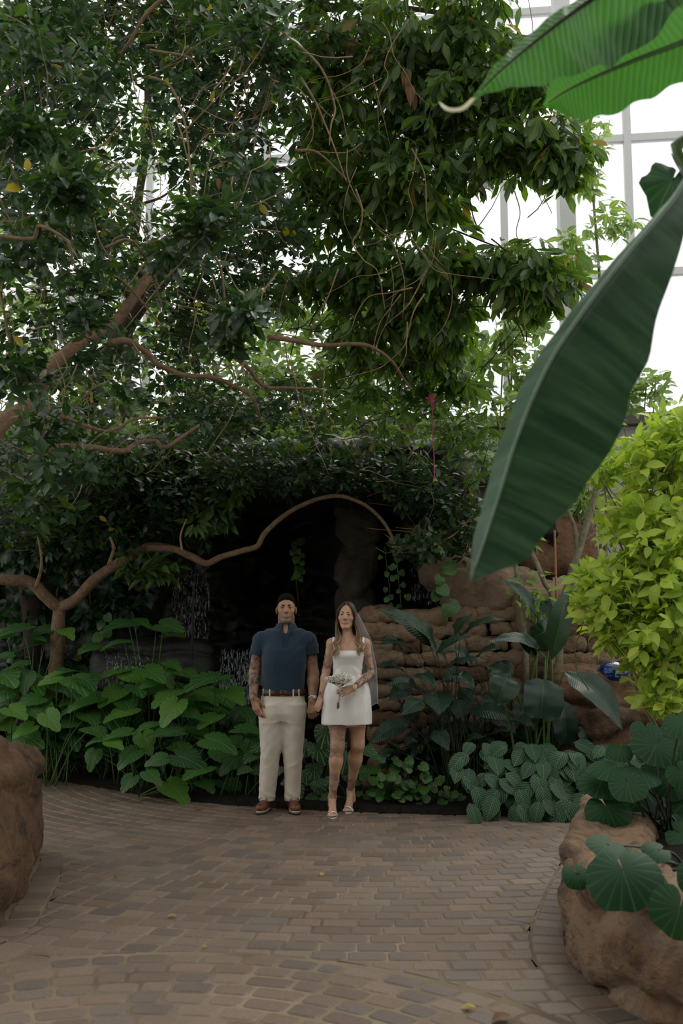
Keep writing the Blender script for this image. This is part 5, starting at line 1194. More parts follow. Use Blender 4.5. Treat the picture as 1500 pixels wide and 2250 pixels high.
for px, py, Y, rx, ry, rY, n in [(60, 300, 4.9, 90, 55, .25, 26), (140, 410, 4.8, 90, 45, .2, 24), (40, 560, 4.9, 70, 45, .2, 16), (120, 500, 5.2, 80, 40, .2, 14), (170, 700, 5.0, 70, 40, .2, 14), (40, 820, 5.1, 60, 60, .25, 18), (200, 615, 5.3, 70, 40, .2, 12),
    (450, 485, 5.0, 90, 35, .2, 20), (400, 560, 5.3, 80, 30, .2, 12), (530, 680, 4.8, 60, 40, .2, 16), (500, 740, 4.9, 50, 30, .15, 10), (150, 1020, 5.2, 70, 40, .2, 14), (90, 1090, 5.6, 80, 50, .25, 16), (110, 940, 5.4, 60, 40, .2, 12), (570, 60, 5.4, 90, 60, .25, 24), (620, 130, 5.6, 60, 40, .2, 12), (430, 40, 5.6, 110, 50, .3, 20), (60, 110, 5.2, 90, 70, .3, 26), (200, 180, 5.6, 70, 60, .3, 16), (560, 380, 5.8, 60, 60, .2, 16), (560, 300, 6.0, 50, 40, .2, 10), (250, 860, 5.8, 60, 40, .2, 8),
    (100, 200, 7.2, 170, 170, .6, 110), (130, 520, 7.0, 170, 150, .6, 100), (420, 250, 7.4, 90, 130, .5, 44), (520, 140, 7.5, 150, 130, .6, 90), (330, 60, 7.6, 180, 80, .6, 70), (560, 520, 7.8, 140, 130, .5, 90), (460, 650, 7.8, 110, 80, .5, 60), (140, 750, 7.6, 150, 100, .4, 60), (380, 760, 8.4, 110, 60, .4, 30),
    (90, 1000, 9.2, 150, 110, .5, 110), (300, 1040, 9.7, 140, 80, .5, 100), (480, 1010, 9.7, 110, 80, .5, 56), (440, 900, 8.4, 130, 60, .5, 60), (150, 1140, 10.0, 180, 70, .5, 120), (390, 1110, 10.1, 140, 50, .4, 100), (590, 1040, 9.6, 120, 38, .4, 60), (760, 1030, 9.6, 110, 32, .4, 50), (915, 1060, 9.7, 80, 50, .4, 70), (620, 920, 8.8, 110, 80, .4, 26), (1000, 1150, 9.7, 60, 70, .3, 50), (930, 1200, 9.4, 60, 25, .2, 24), (150, 20, 7.8, 220, 90, .6, 60), (400, -20, 8.0, 200, 90, .6, 60), (60, 60, 6.6, 140, 80, .4, 45), (250, 260, 8.6, 130, 120, .4, 30), (100, 430, 8.6, 150, 90, .4, 30), (330, 560, 8.6, 130, 80, .4, 24), (620, 0, 8.2, 160, 90, .5, 40), (40, 350, 8.2, 120, 120, .4, 40), (200, -250, 6.2, 500, 200, 1.2, 150), (900, -500, 7.0, 700, 260, 1.6, 170)]: C.append(blob(px, py, Y, rx * (1.12 if Y > 6 else 1), ry * (1.12 if Y > 6 else 1), rY * (1.5 if Y > 6.4 else 1), int(n * (1.9 if Y > 6.4 else 1.15))))  # clusters above the frame extend the crown to shade the court
C = np.vstack(C); ax = rng.normal(0, .45, (len(C), 3)) + np.array((0, -.25, .9))
Ms = whorls(C, ax, 8, .105, 1.3, .30, .35)
foliage(tA, T_SMALL, M_SMALL, Ms)
twigs(tA, C, 900, M_TWIG, lambda p: p + np.array((-.35, .4, .45 if p[2] < 3.6 else -.2)) + rng.normal(0, .3, 3), r=.0032)

# -- the big oblong-leaved tree with the leaning dark trunk
lim = [('trunk', smooth_path([np.array((-3.1, 10.8, 0)), at(60, 1180, 10.6), at(150, 960, 10.4), at(205, 855, 10.3), at(262, 740, 10.2), at(330, 640, 10.1), at(400, 560, 10.0), at(445, 480, 9.9), at(500, 380, 9.8), at(555, 260, 9.7), at(620, 150, 9.6), at(700, 20, 9.5), at(760, -160, 9.4)], 60), .115, .06, M_BARKD)]
for pts, y0, y1, r0, r1 in [([(555, 260), (640, 200), (720, 185), (860, 170), (980, 140)], 9.7, 8.6, .04, .012), ([(400, 560), (470, 545), (560, 560), (640, 590), (720, 640)], 10, 9.2, .03, .01), ([(445, 480), (560, 470), (700, 480), (820, 470), (930, 480)], 9.9, 9, .03, .01), ([(500, 380), (640, 360), (760, 330), (900, 320), (1060, 330), (1160, 370)], 9.8, 8.5, .035, .008), ([(700, 20), (850, 10), (1000, 40), (1130, 90), (1210, 150)], 9.5, 8.2, .035, .008), ([(300, 680), (260, 600), (250, 480)], 10.2, 9.8, .03, .012),
    ([(930, 480), (1010, 500), (1100, 540), (1190, 560)], 9, 8.4, .01, .005), ([(975, 20), (1010, 70), (1040, 120)], 7.9, 8.0, .012, .007), ([(850, -20), (870, 60), (895, 180)], 8.0, 8.2, .008, .005)]: lim.append(('branch', pxpath(pts, y0, y1, jit=.06), r0, r1, M_BARKD if y0 > 8.5 else M_TWIG))
for x, y0_, y1_ in ((1065, 330, 420), (1145, 260, 420), (1170, 300, 450), (1190, 330, 470), (1130, 420, 560), (1090, 200, 330), (1020, 300, 420)): lim.append(('aerial_root', pxpath([(x, y0_), (x + 12, (y0_ * 2 + y1_) / 3), (x + 4, (y0_ + 2 * y1_) / 3), (x + 22, y1_)], 8.2), .005, .003, M_TWIG))
tB = tree('oblong_leaved_tree', 'big dense tree with long drooping oblong leaves and a leaning dark trunk', np.array((-3.1, 10.8, 0)), None, lim)
C = []
for px, py, Y, rx, ry, rY, n in [(760, 80, 8.6, 130, 110, .5, 80), (920, 90, 8.2, 120, 110, .5, 80), (1060, 80, 7.9, 100, 90, .4, 60), (1140, 180, 7.8, 90, 80, .35, 44), (1000, 230, 8.0, 110, 80, .4, 64), (860, 240, 8.4, 130, 100, .5, 76), (720, 260, 8.8, 110, 110, .5, 60), (1180, 300, 7.7, 90, 55, .3, 40), (1240, 340, 7.6, 55, 45, .25, 22), (1070, 330, 7.9, 110, 38, .35, 34), (930, 400, 8.2, 110, 90, .4, 70), (800, 430, 8.6, 110, 100, .4, 64), (680, 420, 9, 100, 90, .4, 50), (985, 575, 8.1, 100, 70, .4, 60), (1130, 570, 7.9, 100, 45, .35, 36), (1210, 590, 7.8, 65, 45, .25, 24), (1150, 640, 7.9, 70, 30, .25, 20), (870, 600, 8.5, 110, 80, .4, 64), (760, 600, 8.9, 100, 70, .4, 50), (650, 640, 9.2, 80, 60, .4, 30), (960, 690, 8.5, 100, 50, .4, 44), (830, 720, 8.8, 120, 60, .4, 50), 
    (950, 820, 9.2, 110, 80, .4, 70), (820, 880, 9.4, 110, 80, .4, 34), (720, 830, 9.4, 110, 70, .4, 26), (1020, 920, 9.4, 80, 90, .3, 34), (900, 960, 9.6, 110, 60, .3, 32), (680, 960, 9.6, 100, 60, .3, 22), (1060, 1010, 9.6, 60, 60, .3, 30), (560, 830, 9.6, 90, 60, .3, 16), (820, -200, 9, 400, 180, 1.0, 140), (500, -300, 10, 500, 200, 1.2, 110), (300, 300, 9.8, 120, 160, .4, 50), (240, 520, 9.8, 130, 120, .4, 46), (180, 860, 9.9, 120, 70, .4, 36), (480, 380, 9.8, 100, 120, .4, 40)]: C.append(blob(px, py, Y, rx * 1.08, ry * 1.08, rY * 1.4, int(n * 1.1)))  # clusters above the frame carry this crown overhead as shade for the couple
C = np.vstack(C); far = C[:, 1] > 9.15
ax = rng.normal(0, .45, (len(C), 3)) + np.array((.05, -.3, .75))
Ms = np.concatenate([whorls(C[~far], ax[~far], 9, .215, 1.35, 1.05, .3, stem=.02), whorls(C[far], ax[far], 8, .13, 1.3, .5, .3)])
foliage(tB, T_OBL, M_MANGO, Ms)
twigs(tB, C, 420, M_BARKD, lambda p: p + np.array((-.5, .6, -.2)) + rng.normal(0, .3, 3), r=.005)
hangers = MB(); hang = np.array([at(a, b, 7.75) for a, b in ((895, 170), (905, 210), (898, 240))])
dl = leaf_tpl(P_ELL, .2, 5, 2, .6, 1.0)
dm = mesh_data('dry_leaf', *dl[:2], M_DEAD, True, dl[2])
for px, py, Y, L in ((893, 150, 7.8, .22), (900, 185, 7.8, .2), (905, 205, 7.85, .16), (725, 70, 8.2, .12), (560, 250, 7.6, .1), (480, 390, 6.8, .1)): inst('dry_leaf', dm, leaf_frame(at(px, py, Y), (rng.normal() * .2, -.2, -1), (0, -1, .1), L), tB)

# -- the slim dark upright tree against the light
lim = [('trunk', smooth_path([np.array((-2.95, 12.7, .3)), at(285, 700, 12.6), at(300, 500, 12.5), at(316, 330, 12.5), at(326, 180, 12.4), at(333, 40, 12.3), at(340, -150, 12.3)], 30), .07, .035, M_BARKD)]
for a, b, c_ in (((300, 500), (250, 440), (200, 420)), ((316, 330), (380, 260), (430, 190)), ((326, 180), (260, 120), (200, 60)), ((305, 450), (360, 430), (420, 380))): lim.append(('branch', pxpath([a, b, c_], 12.5, 12.3), .022, .008, M_BARKD))
tC = tree('slim_tree', 'slim dark upright tree standing against the bright glazing', np.array((-2.95, 12.7, .3)), None, lim)
C = np.vstack([blob(*b) for b in [(100, 60, 12.0, 150, 90, .5, 60), (520, 40, 12.2, 120, 90, .5, 40), (60, 260, 12.2, 100, 90, .5, 30), (230, 80, 12.4, 120, 100, .6, 50), (420, 100, 12.4, 100, 120, .6, 36), (180, 330, 12.4, 90, 80, .5, 24), (440, 300, 12.4, 80, 90, .5, 26), (200, 480, 12.4, 110, 60, .5, 30), (400, 470, 12.4, 80, 70, .5, 24), (300, 620, 12.6, 180, 60, .6, 50)]]); Ms = whorls(C, rng.normal(0, .5, (len(C), 3)) + np.array((0, -.2, .8)), 8, .2, 1.3, .6, .3)
foliage(tC, T_OBL, M_MANGO, Ms, 180)

# ================================================================== far plants beyond the grotto
T_PALM = [leaf_tpl(P_LAN, .19, 4, 2, .2, .9), leaf_tpl(P_LAN, .17, 4, 2, .2, .5)]
T_FAR = [leaf_tpl(P_ELL, .3, 3, 2, .15, .6), leaf_tpl(P_ELL, .26, 3, 2, .2, .9), leaf_tpl(P_LAN, .22, 3, 2, .2, .3)]
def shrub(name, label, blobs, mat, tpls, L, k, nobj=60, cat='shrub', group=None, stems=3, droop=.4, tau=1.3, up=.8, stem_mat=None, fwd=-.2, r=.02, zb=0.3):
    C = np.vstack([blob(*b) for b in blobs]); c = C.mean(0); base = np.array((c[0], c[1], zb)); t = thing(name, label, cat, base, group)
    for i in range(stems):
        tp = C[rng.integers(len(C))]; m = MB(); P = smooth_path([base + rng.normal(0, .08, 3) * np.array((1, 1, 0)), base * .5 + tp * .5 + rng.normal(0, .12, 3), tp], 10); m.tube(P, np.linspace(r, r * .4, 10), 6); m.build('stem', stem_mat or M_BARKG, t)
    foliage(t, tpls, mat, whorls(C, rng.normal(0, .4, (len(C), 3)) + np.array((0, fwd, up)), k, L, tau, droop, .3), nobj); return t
shrub('umbrella_tree', 'umbrella tree with finger-like leaf whorls in front of the bright panes', [(1345, 480, 13.5, 65, 45, .3, 16), (1300, 300, 13.6, 40, 60, .25, 9), (1300, 400, 13.6, 50, 40, .3, 10), (1260, 560, 13.4, 60, 50, .3, 14)], M_FARL, T_PALM, .24, 9, 120, 'tree', None, 3, .35, 1.4, .8, M_BARKG, r=.04)
shrub('umbrella_tree', 'pale umbrella tree low between the hanging leaves and the great banana leaf', [(1100, 740, 12.5, 70, 45, .3, 16), (1160, 700, 13.0, 60, 30, .3, 10), (1050, 780, 12.4, 60, 40, .3, 10)], M_FARL, T_PALM, .26, 9, 90, 'tree', None, 3, .35, 1.4, .8)
gB = 'leafy shrubs behind the grotto'
for bl, lb in (([(1180, 820, 12.2, 90, 60, .4, 36), (1130, 900, 11.9, 80, 60, .4, 30)], 'bright broad-leaved shrub beside the midrib of the banana leaf'), ([(1080, 1040, 11.0, 70, 60, .3, 34), (1130, 1100, 10.8, 50, 60, .3, 24)], 'green shrub in front of the red-brown boulder'),
    ([(1400, 860, 12.8, 70, 45, .4, 30), (1340, 840, 12.6, 50, 40, .3, 18)], 'leafy shrub against the dark window sill'), ([(1250, 1080, 11.0, 70, 90, .3, 40), (1300, 960, 11.3, 80, 70, .3, 40)], 'mid-green shrub hidden behind the lime shrub')): shrub('broad_leaved_shrub', lb, bl, M_FARL, T_FAR, .17, 8, 90, 'shrub', gB)
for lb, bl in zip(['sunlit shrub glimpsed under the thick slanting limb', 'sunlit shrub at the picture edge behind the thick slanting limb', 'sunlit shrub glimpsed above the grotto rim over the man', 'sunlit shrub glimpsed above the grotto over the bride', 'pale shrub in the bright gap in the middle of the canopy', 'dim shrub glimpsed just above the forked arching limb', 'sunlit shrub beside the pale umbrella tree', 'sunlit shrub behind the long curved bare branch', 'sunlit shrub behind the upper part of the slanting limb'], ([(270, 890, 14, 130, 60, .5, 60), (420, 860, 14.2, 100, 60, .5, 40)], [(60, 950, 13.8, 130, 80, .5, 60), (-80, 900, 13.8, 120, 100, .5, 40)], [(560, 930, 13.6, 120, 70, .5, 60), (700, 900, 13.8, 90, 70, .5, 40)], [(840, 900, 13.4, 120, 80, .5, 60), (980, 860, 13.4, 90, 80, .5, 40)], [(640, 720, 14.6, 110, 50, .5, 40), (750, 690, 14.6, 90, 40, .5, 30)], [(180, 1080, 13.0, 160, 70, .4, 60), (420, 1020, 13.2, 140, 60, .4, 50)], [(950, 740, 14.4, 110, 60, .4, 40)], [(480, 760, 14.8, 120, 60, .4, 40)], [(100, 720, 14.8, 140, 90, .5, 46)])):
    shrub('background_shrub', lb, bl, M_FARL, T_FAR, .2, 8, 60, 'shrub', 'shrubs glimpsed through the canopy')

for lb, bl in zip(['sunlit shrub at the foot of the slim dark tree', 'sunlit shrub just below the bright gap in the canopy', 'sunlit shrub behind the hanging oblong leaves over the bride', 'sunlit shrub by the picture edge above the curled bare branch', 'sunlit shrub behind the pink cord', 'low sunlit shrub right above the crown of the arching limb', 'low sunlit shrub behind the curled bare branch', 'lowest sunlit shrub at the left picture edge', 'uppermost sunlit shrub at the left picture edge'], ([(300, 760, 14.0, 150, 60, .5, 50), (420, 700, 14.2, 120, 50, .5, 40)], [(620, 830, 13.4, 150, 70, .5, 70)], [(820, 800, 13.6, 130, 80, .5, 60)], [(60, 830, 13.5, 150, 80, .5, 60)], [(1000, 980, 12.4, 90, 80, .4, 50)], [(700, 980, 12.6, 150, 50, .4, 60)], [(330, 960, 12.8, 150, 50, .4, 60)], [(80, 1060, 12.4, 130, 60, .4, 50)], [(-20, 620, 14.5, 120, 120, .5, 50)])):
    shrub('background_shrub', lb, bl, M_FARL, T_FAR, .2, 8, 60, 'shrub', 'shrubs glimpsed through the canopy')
# ================================================================== dark creepers round the grotto mouth
def creeper(label, blobs, mat, L, k, nobj, tp=None, z0=3.2): return shrub('creeper', label, blobs, mat, tp or T_FAR, L, k, nobj, 'vine', None, 2, .9, 1.2, .2, M_BARK, -.8, .012, z0)
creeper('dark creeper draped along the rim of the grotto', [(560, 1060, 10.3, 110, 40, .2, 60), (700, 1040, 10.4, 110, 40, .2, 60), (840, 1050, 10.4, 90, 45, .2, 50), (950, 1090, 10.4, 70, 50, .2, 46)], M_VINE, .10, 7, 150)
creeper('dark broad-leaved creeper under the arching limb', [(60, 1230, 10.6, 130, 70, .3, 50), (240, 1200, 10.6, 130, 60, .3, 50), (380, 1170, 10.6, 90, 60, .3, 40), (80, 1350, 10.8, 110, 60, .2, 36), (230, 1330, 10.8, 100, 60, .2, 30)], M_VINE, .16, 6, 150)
shrub('dwarf_umbrella', 'finger-leaved shrub catching light under the arching limb', [(330, 1235, 10.0, 70, 35, .2, 14), (470, 1130, 9.8, 50, 60, .2, 14), (500, 1060, 9.8, 40, 50, .2, 8)], M_MANGO, T_PALM, .17, 9, 120, 'shrub', None, 1, .5, 1.3, .7, M_BARKD, -.4, .012, 1.2)

# ================================================================== hanging pothos at the grotto
def heart_set(**k): return [heart_tpl(dome=d_, **k) for d_ in (.12, .25, .4)]
H_POT = heart_set(nth=16, rings=2, scal=0, rip=0, lobe=.8)
def to_me(name, tp, mat): return [mesh_data(name, V, F, mat, True, U) for V, F, U in tp]
ME_POT = to_me('leaf', H_POT, M_POTH); ME_POTV = to_me('leaf', H_POT, M_VARI)
def vine(label, pts, Y, n, L, r_=.003, group=None, mes=None):
    P = pxpath(pts, Y, n=40); t = thing('pothos_vine', label, 'vine', P[0], group); m = MB(); m.tube(P, r_, 5); m.build('stem', M_PET, t)
    for k in range(n):
        p = P[min(39, int((k + .5) / n * 39))] + rng.normal(0, .02, 3) + np.array((0, -.03, 0)); s_ = L * rng.uniform(.7, 1.2); inst('leaf', (mes or ME_POT)[k % 3], leaf_frame(p + np.array(((-1) ** k * .03, 0, 0)), ((-1) ** k * .6 + rng.normal() * .3, -.25, -.8), (rng.normal() * .3, -1, .5), s_), t)
vine('big-leaved pothos hanging over the pale sandy boulder', [(975, 1235), (968, 1270), (965, 1300), (985, 1325), (1000, 1345)], 9.6, 6, .15)
vine('thin pothos strand hanging free in the grotto mouth', [(868, 1205), (872, 1240), (876, 1280), (882, 1340)], 9.9, 10, .07)
vine('pothos strand with small leaves beside the free one', [(845, 1200), (850, 1250), (856, 1300), (850, 1330)], 10.2, 9, .06)
vine('shaded pothos clump on the grotto wall above the man', [(655, 1180), (650, 1220), (660, 1250), (650, 1270)], 11.1, 16, .085)
vine('pothos trailing beside the waterfall ledge', [(232, 1350), (228, 1400), (215, 1420)], 10.6, 7, .12)

# ================================================================== scalloped elephant-ear patch
H_EAR = heart_set(nth=40, rings=4, scal=.035, ns=13, rip=.018, fold=.14, wide=1.0, tip=.98); ME_EAR = to_me('leaf', H_EAR, M_EAR)
def stalk(t, a, b, r, mat, bow=.15):
    a, b = np.asarray(a), np.asarray(b); mid = a * .45 + b * .55 + np.array((0, 0, .0)) + (np.array((a[0], a[1], b[2])) - (a + b) / 2) * bow; m = MB(); m.tube(smooth_path([a, mid, b], 9), np.linspace(r, r * .6, 9), 6); m.build('stalk', mat, t)
EARS = {   # leaf seen at px,py with width and height in pixels, grouped into plants (root px, depth)
 ('tall elephant-ear plant rising above its neighbours by the waterfall', 322, 10.0): [(275, 1370, 75, 14), (300, 1362, 60, 16), (348, 1378, 42, 14), (365, 1374, 66, 38), (216, 1418, 72, 16), (265, 1407, 58, 12), (380, 1399, 62, 16)],
 ('elephant-ear plant with pale leaves rising beside the orange boulder', 60, 10.0): [(42, 1380, 76, 26), (100, 1382, 60, 22), (145, 1384, 46, 12), (85, 1412, 62, 20), (78, 1400, 40, 14), (8, 1390, 50, 30), (15, 1440, 40, 18), (45, 1458, 46, 24), (50, 1478, 70, 20)]}
gE = 'scalloped elephant-ear plants in the bed'
ROWS = [(330, 9.9, [(330, 1475, 68, 32), (365, 1480, 46, 50), (405, 1473, 62, 26), (262, 1473, 66, 20), (330, 1500, 46, 24), (375, 1455, 44, 22)]), (450, 9.5, [(462, 1490, 98, 30), (508, 1520, 66, 26), (470, 1545, 66, 32), (430, 1540, 60, 30), (380, 1520, 90, 24), (540, 1560, 60, 24), (465, 1577, 62, 26), (500, 1590, 54, 20)]),
 (250, 9.6, [(255, 1520, 72, 46), (205, 1532, 84, 22), (230, 1560, 110, 30), (300, 1510, 60, 26), (275, 1560, 70, 24)]), (120, 9.7, [(95, 1520, 60, 44), (140, 1475, 60, 20), (165, 1490, 76, 22), (118, 1490, 50, 30), (75, 1535, 60, 24), (20, 1545, 60, 40), (190, 1495, 60, 22)]),
 (385, 9.2, [(380, 1555, 70, 64), (410, 1565, 60, 26), (330, 1590, 56, 18), (375, 1608, 76, 28), (430, 1600, 60, 24), (455, 1612, 70, 24)]), (110, 9.5, [(108, 1577, 56, 44), (160, 1585, 56, 34), (158, 1612, 62, 26), (195, 1572, 60, 22), (130, 1630, 50, 26), (205, 1600, 64, 16), (60, 1600, 50, 30)]),
 (300, 9.2, [(248, 1632, 46, 20), (318, 1622, 58, 48), (205, 1660, 44, 40), (270, 1610, 60, 20), (290, 1655, 60, 36), (225, 1620, 50, 16)]), (410, 8.95, [(405, 1665, 80, 48), (350, 1668, 46, 36), (470, 1625, 76, 44), (440, 1690, 70, 32), (395, 1640, 60, 24), (490, 1650, 70, 40)]), (500, 8.9, [(520, 1630, 56, 24), (535, 1600, 66, 18), (520, 1665, 66, 40), (550, 1640, 46, 36), (560, 1615, 40, 26)]), (300, 8.95, [(285, 1715, 44, 40), (380, 1728, 76, 44), (330, 1700, 46, 30), (500, 1722, 70, 34), (450, 1720, 50, 24)]), (30, 9.7, [(30, 1560, 60, 30), (10, 1590, 50, 34), (70, 1560, 50, 24), (40, 1620, 60, 30)])]
def ears(label, rx, Y, leaves, mes, Lf=1.08, mat=M_PET, group=None, zb=.03, name='elephant_ear', cat='plant', rs=.007, dY=.35, lean=.0):
    base = np.array((at(rx, 1700, Y)[0], Y + .1, zb)); t = thing(name, label, cat, base, group)
    for i, (px, py, wd, ht, *yy) in enumerate(leaves):
        y = yy[0] if yy else Y + rng.uniform(-dY, dY); p = at(px, py, y); L = max(wd, ht) / pxm(y) * Lf / 1.2; k = min(.97, ht / max(wd, ht))
        yaw = rng.choice((-1, 1)) * rng.uniform(.5, 1.2) if ht < wd * .8 else rng.uniform(-.5, .5)
        if p[0] < base[0] - .15 and ht < wd * .8: yaw = -abs(yaw)
        elif p[0] > base[0] + .15 and ht < wd * .8: yaw = abs(yaw)
        tl = math.asin(k) * (.9 if k < .9 else .8); d = np.array((math.sin(yaw), -math.cos(yaw) * math.cos(tl), -math.cos(yaw) * math.sin(tl) * .8 + rng.uniform(-.1, .15))); n = np.array((rng.normal() * .12, -math.sin(tl), math.cos(tl) + .1))
        M = leaf_frame(p - unit(d) * L * .14, d, n, L); inst('leaf', mes[i % 3], M, t); b = base + np.array((rng.normal() * .05, rng.normal() * .05, 0)); stalk(t, b, M[:3, 3], rs, mat)
    return t
for (lb, rx, Y), lv in EARS.items(): ears(lb, rx, Y, lv, ME_EAR)
EAR_LABELS = ['elephant-ear plant with an upright bright leaf just below the tall one', 'elephant-ear plant reaching towards the elbow of the man', 'elephant-ear plant with long flat leaves in the middle of the patch', 'elephant-ear plant with many spread leaves behind the orange-brown boulder', 'elephant-ear plant with a large hanging leaf at mid height near the man', 'elephant-ear plant with drooping folded leaves low behind the boulder', 'elephant-ear plant with small drooping leaves in the low middle of the patch', 'elephant-ear plant with round shaded leaves level with the knee of the man', 'elephant-ear plant whose leaves touch the trouser leg of the man', 'lowest elephant-ear plant, its leaves hanging onto the paving edge', 'leftmost elephant-ear plant, cut off by the picture edge']
for lb, (rx, Y, lv) in zip(EAR_LABELS, ROWS): ears(lb, rx, Y, lv, ME_EAR, group=gE)
er = random.Random(3)
for k in range(9):   # darker leaves filling the depth of the patch
    rx = 40 + k * 60; Y = 9.9 + .12 * (k % 3); ears('shaded elephant-ear plant deep inside the patch', rx, Y, [(rx + er.uniform(-70, 70), er.uniform(1480, 1640), er.uniform(50, 80), er.uniform(18, 50)) for _ in range(7)], ME_EAR, group=gE)

# ================================================================== heart-leaved philodendron on the raised planter
H_PHI = heart_set(nth=32, rings=4, scal=.008, ns=9, rip=.008, fold=.06, lobe=1.2, tip=.72, wide=1.35); ME_PHI = to_me('leaf', H_PHI, M_PHIL)
PH = [(1437, 1645, 84, 80), (1338, 1690, 78, 36), (1395, 1695, 94, 30), (1318, 1724, 82, 46), (1420, 1755, 128, 108), (1337, 1783, 64, 84), (1468, 1803, 90, 94), (1490, 1640, 60, 90), (1500, 1700, 50, 60), (1380, 1730, 70, 60), (1470, 1720, 80, 60), (1530, 1760, 90, 90), (1450, 1690, 70, 50), (1510, 1840, 80, 60), (1360, 1650, 50, 40), (1420, 1610, 60, 50), (1500, 1590, 70, 60)]
ears('dark heart-leaved philodendron spilling over the raised planter', 1470, 5.6, PH, ME_PHI, 1.08, M_PETD, None, .38, 'philodendron', dY=.25, rs=.008)
ears('front philodendron whose leaves hang over the planter wall', 1500, 4.75, [(1330, 1860, 78, 42, 4.3), (1268, 1926, 62, 56, 4.42), (1373, 1926, 150, 124, 3.95), (1490, 2008, 76, 120, 3.55), (1440, 1870, 60, 40, 4.4), (1540, 1930, 90, 80, 3.9)], ME_PHI, .98, M_PETD, None, .38, 'philodendron', dY=.08, rs=.008)

# ================================================================== ribbon leaves built along their own midrib
def spine_leaf(par, spine, wl, wr, nl, nr, mat, name='leaf', nu=26, nv=5, corr=.0, rib=None, rib_mat=None, edge=.0, thick=True, droop=.0):
    """spine world points; wl/wr half widths (m) sampled along it; nl/nr direction of each half"""
    P = smooth_path(spine, nu + 1); ts = np.linspace(0, 1, nu + 1); WL = np.interp(ts, np.linspace(0, 1, len(wl)), wl); WR = np.interp(ts, np.linspace(0, 1, len(wr)), wr); T = np.gradient(P, axis=0); G = []; U = []
    for i, t in enumerate(ts):
        tt = unit(T[i]); row = []; a = unit(np.asarray(nl, float) - tt * np.dot(nl, tt)); b = unit(np.asarray(nr, float) - tt * np.dot(nr, tt)); nn = unit(np.cross(b - a, tt))
        for j in range(-nv, nv + 1):
            s_ = abs(j) / nv; w_ = WL[i] if j < 0 else WR[i]; w_ *= 1 + edge * math.sin(t * 37 + (2 if j < 0 else 0)) * (s_ > .9)
            row.append(P[i] + (a if j < 0 else b) * w_ * s_ + nn * (corr * math.sin(t * 60 + s_ * 4) * min(1, s_ * 2) + corr * 1.6 * math.sin(t * 17 + s_ * 2 + (1 if j < 0 else 0)) * s_) + np.array((0, 0, -droop * s_ * s_ * w_))); U.append((.5 + (j / nv) * w_ * 2, t))
        G.append(row)
    m = MB(); m.grid(np.array(G), U=np.array(U)); o = m.build(name, mat, par)
    if rib:
        m = MB(); m.tube(P[: nu - 1], np.linspace(rib, rib * .25, nu - 1), 6); m.build('midrib', rib_mat or M_PET, o)
    return o
BN = thing('banana_plant', 'banana plant reaching in with huge out-of-focus leaves', 'plant', (2.15, 2.9, .36))
m = MB(); m.tube(smooth_path([(2.15, 2.9, .3), (2.1, 2.9, 1.4), (2.0, 2.85, 2.6), (1.75, 2.75, 3.0)], 20), np.linspace(.13, .05, 20), 12); m.build('trunk', M_BARKG, BN)
M_RIBG = plain('pale_midrib', (.16, .26, .10), .5); M_RIBW = plain('grey_midrib', (.16, .24, .18), .5)
D_ = 2.55
SPB = [at(p[0], p[1], y) for p, y in (((1512, 385), 2.75), ((1470, 450), 2.7), ((1385, 550), 2.65), ((1290, 672), 2.6), ((1205, 800), 2.57), ((1140, 950), 2.55), ((1100, 1075), 2.53), ((1066, 1180), 2.5), ((1032, 1278), 2.46))]
pm_ = pxm(2.6)
spine_leaf(BN, SPB, np.array([6, 60, 110, 120, 118, 110, 90, 60, 2]) / pm_, np.array([6, 55, 110, 165, 198, 188, 135, 98, 2]) / pm_, (-.22, .95, .1), (.82, .02, -.52), M_BANFRONT, nu=60, nv=7, corr=.0018, rib=.008, rib_mat=M_RIBW, edge=.03, droop=.08)
SPU = [at(p[0], p[1], y) for p, y in (((1640, 30), 2.75), ((1500, 92), 2.72), ((1400, 130), 2.7), ((1300, 172), 2.68), ((1235, 205), 2.66), ((1195, 232), 2.65))]
spine_leaf(BN, SPU, np.array([30, 110, 108, 95, 60, 2]) / pm_, np.array([40, 85, 95, 95, 70, 2]) / pm_, (-.30, -.55, .80), (.35, .25, -.90), M_BANA, nu=40, nv=6, corr=.002, rib=.009, rib_mat=M_PET, edge=.05)
SPT = [at(p[0], p[1], y) for p, y in (((1500, -130), 2.65), ((1390, -60), 2.6), ((1290, 5), 2.55), ((1235, 45), 2.5), ((1165, 100), 2.46), ((1100, 155), 2.42), ((1040, 215), 2.4))]
spine_leaf(BN, SPT, np.array([20, 20, 24, 30, 30, 20, 2]) / pm_, np.array([90, 150, 150, 125, 90, 45, 2]) / pm_, (-.75, .3, .55), (.72, .45, -.72), M_BANA, nu=40, nv=6, corr=.004, rib=.008, rib_mat=M_BARKD, edge=.04)
m = MB(); m.tube(smooth_path([at(1512, 385, 2.75), at(1540, 300, 2.78), np.array((1.95, 2.85, 2.95))], 10), np.linspace(.012, .03, 10), 8); m.build('petiole', M_PET, BN)
m = MB(); m.tube(smooth_path([at(1640, 30, 2.75), np.array((1.9, 2.8, 2.95))], 6), np.linspace(.014, .03, 6), 8); m.build('petiole', M_PET, BN)
cu = [at(p[0], p[1], y) for p, y in (((1040, 215), 2.4), ((1015, 238), 2.39), ((985, 240), 2.4), ((965, 225), 2.42))]
spine_leaf(BN, cu, np.array([6, 10, 9, 2]) / pm_, np.array([8, 12, 9, 2]) / pm_, (0, .6, .8), (0, -.6, -.8), leaf_mat('withered_tip', [(.35, .34, .22), (.4, .36, .25)], None, trans=.2), name='leaf_tip', nu=14, nv=3)
DK = thing('grape_ivy', 'single dark lobed leaf at the edge of view above the banana leaf', 'plant', at(1600, 360, 3.4) * np.array((1, 1, 0)) + np.array((0, 0, .36)))
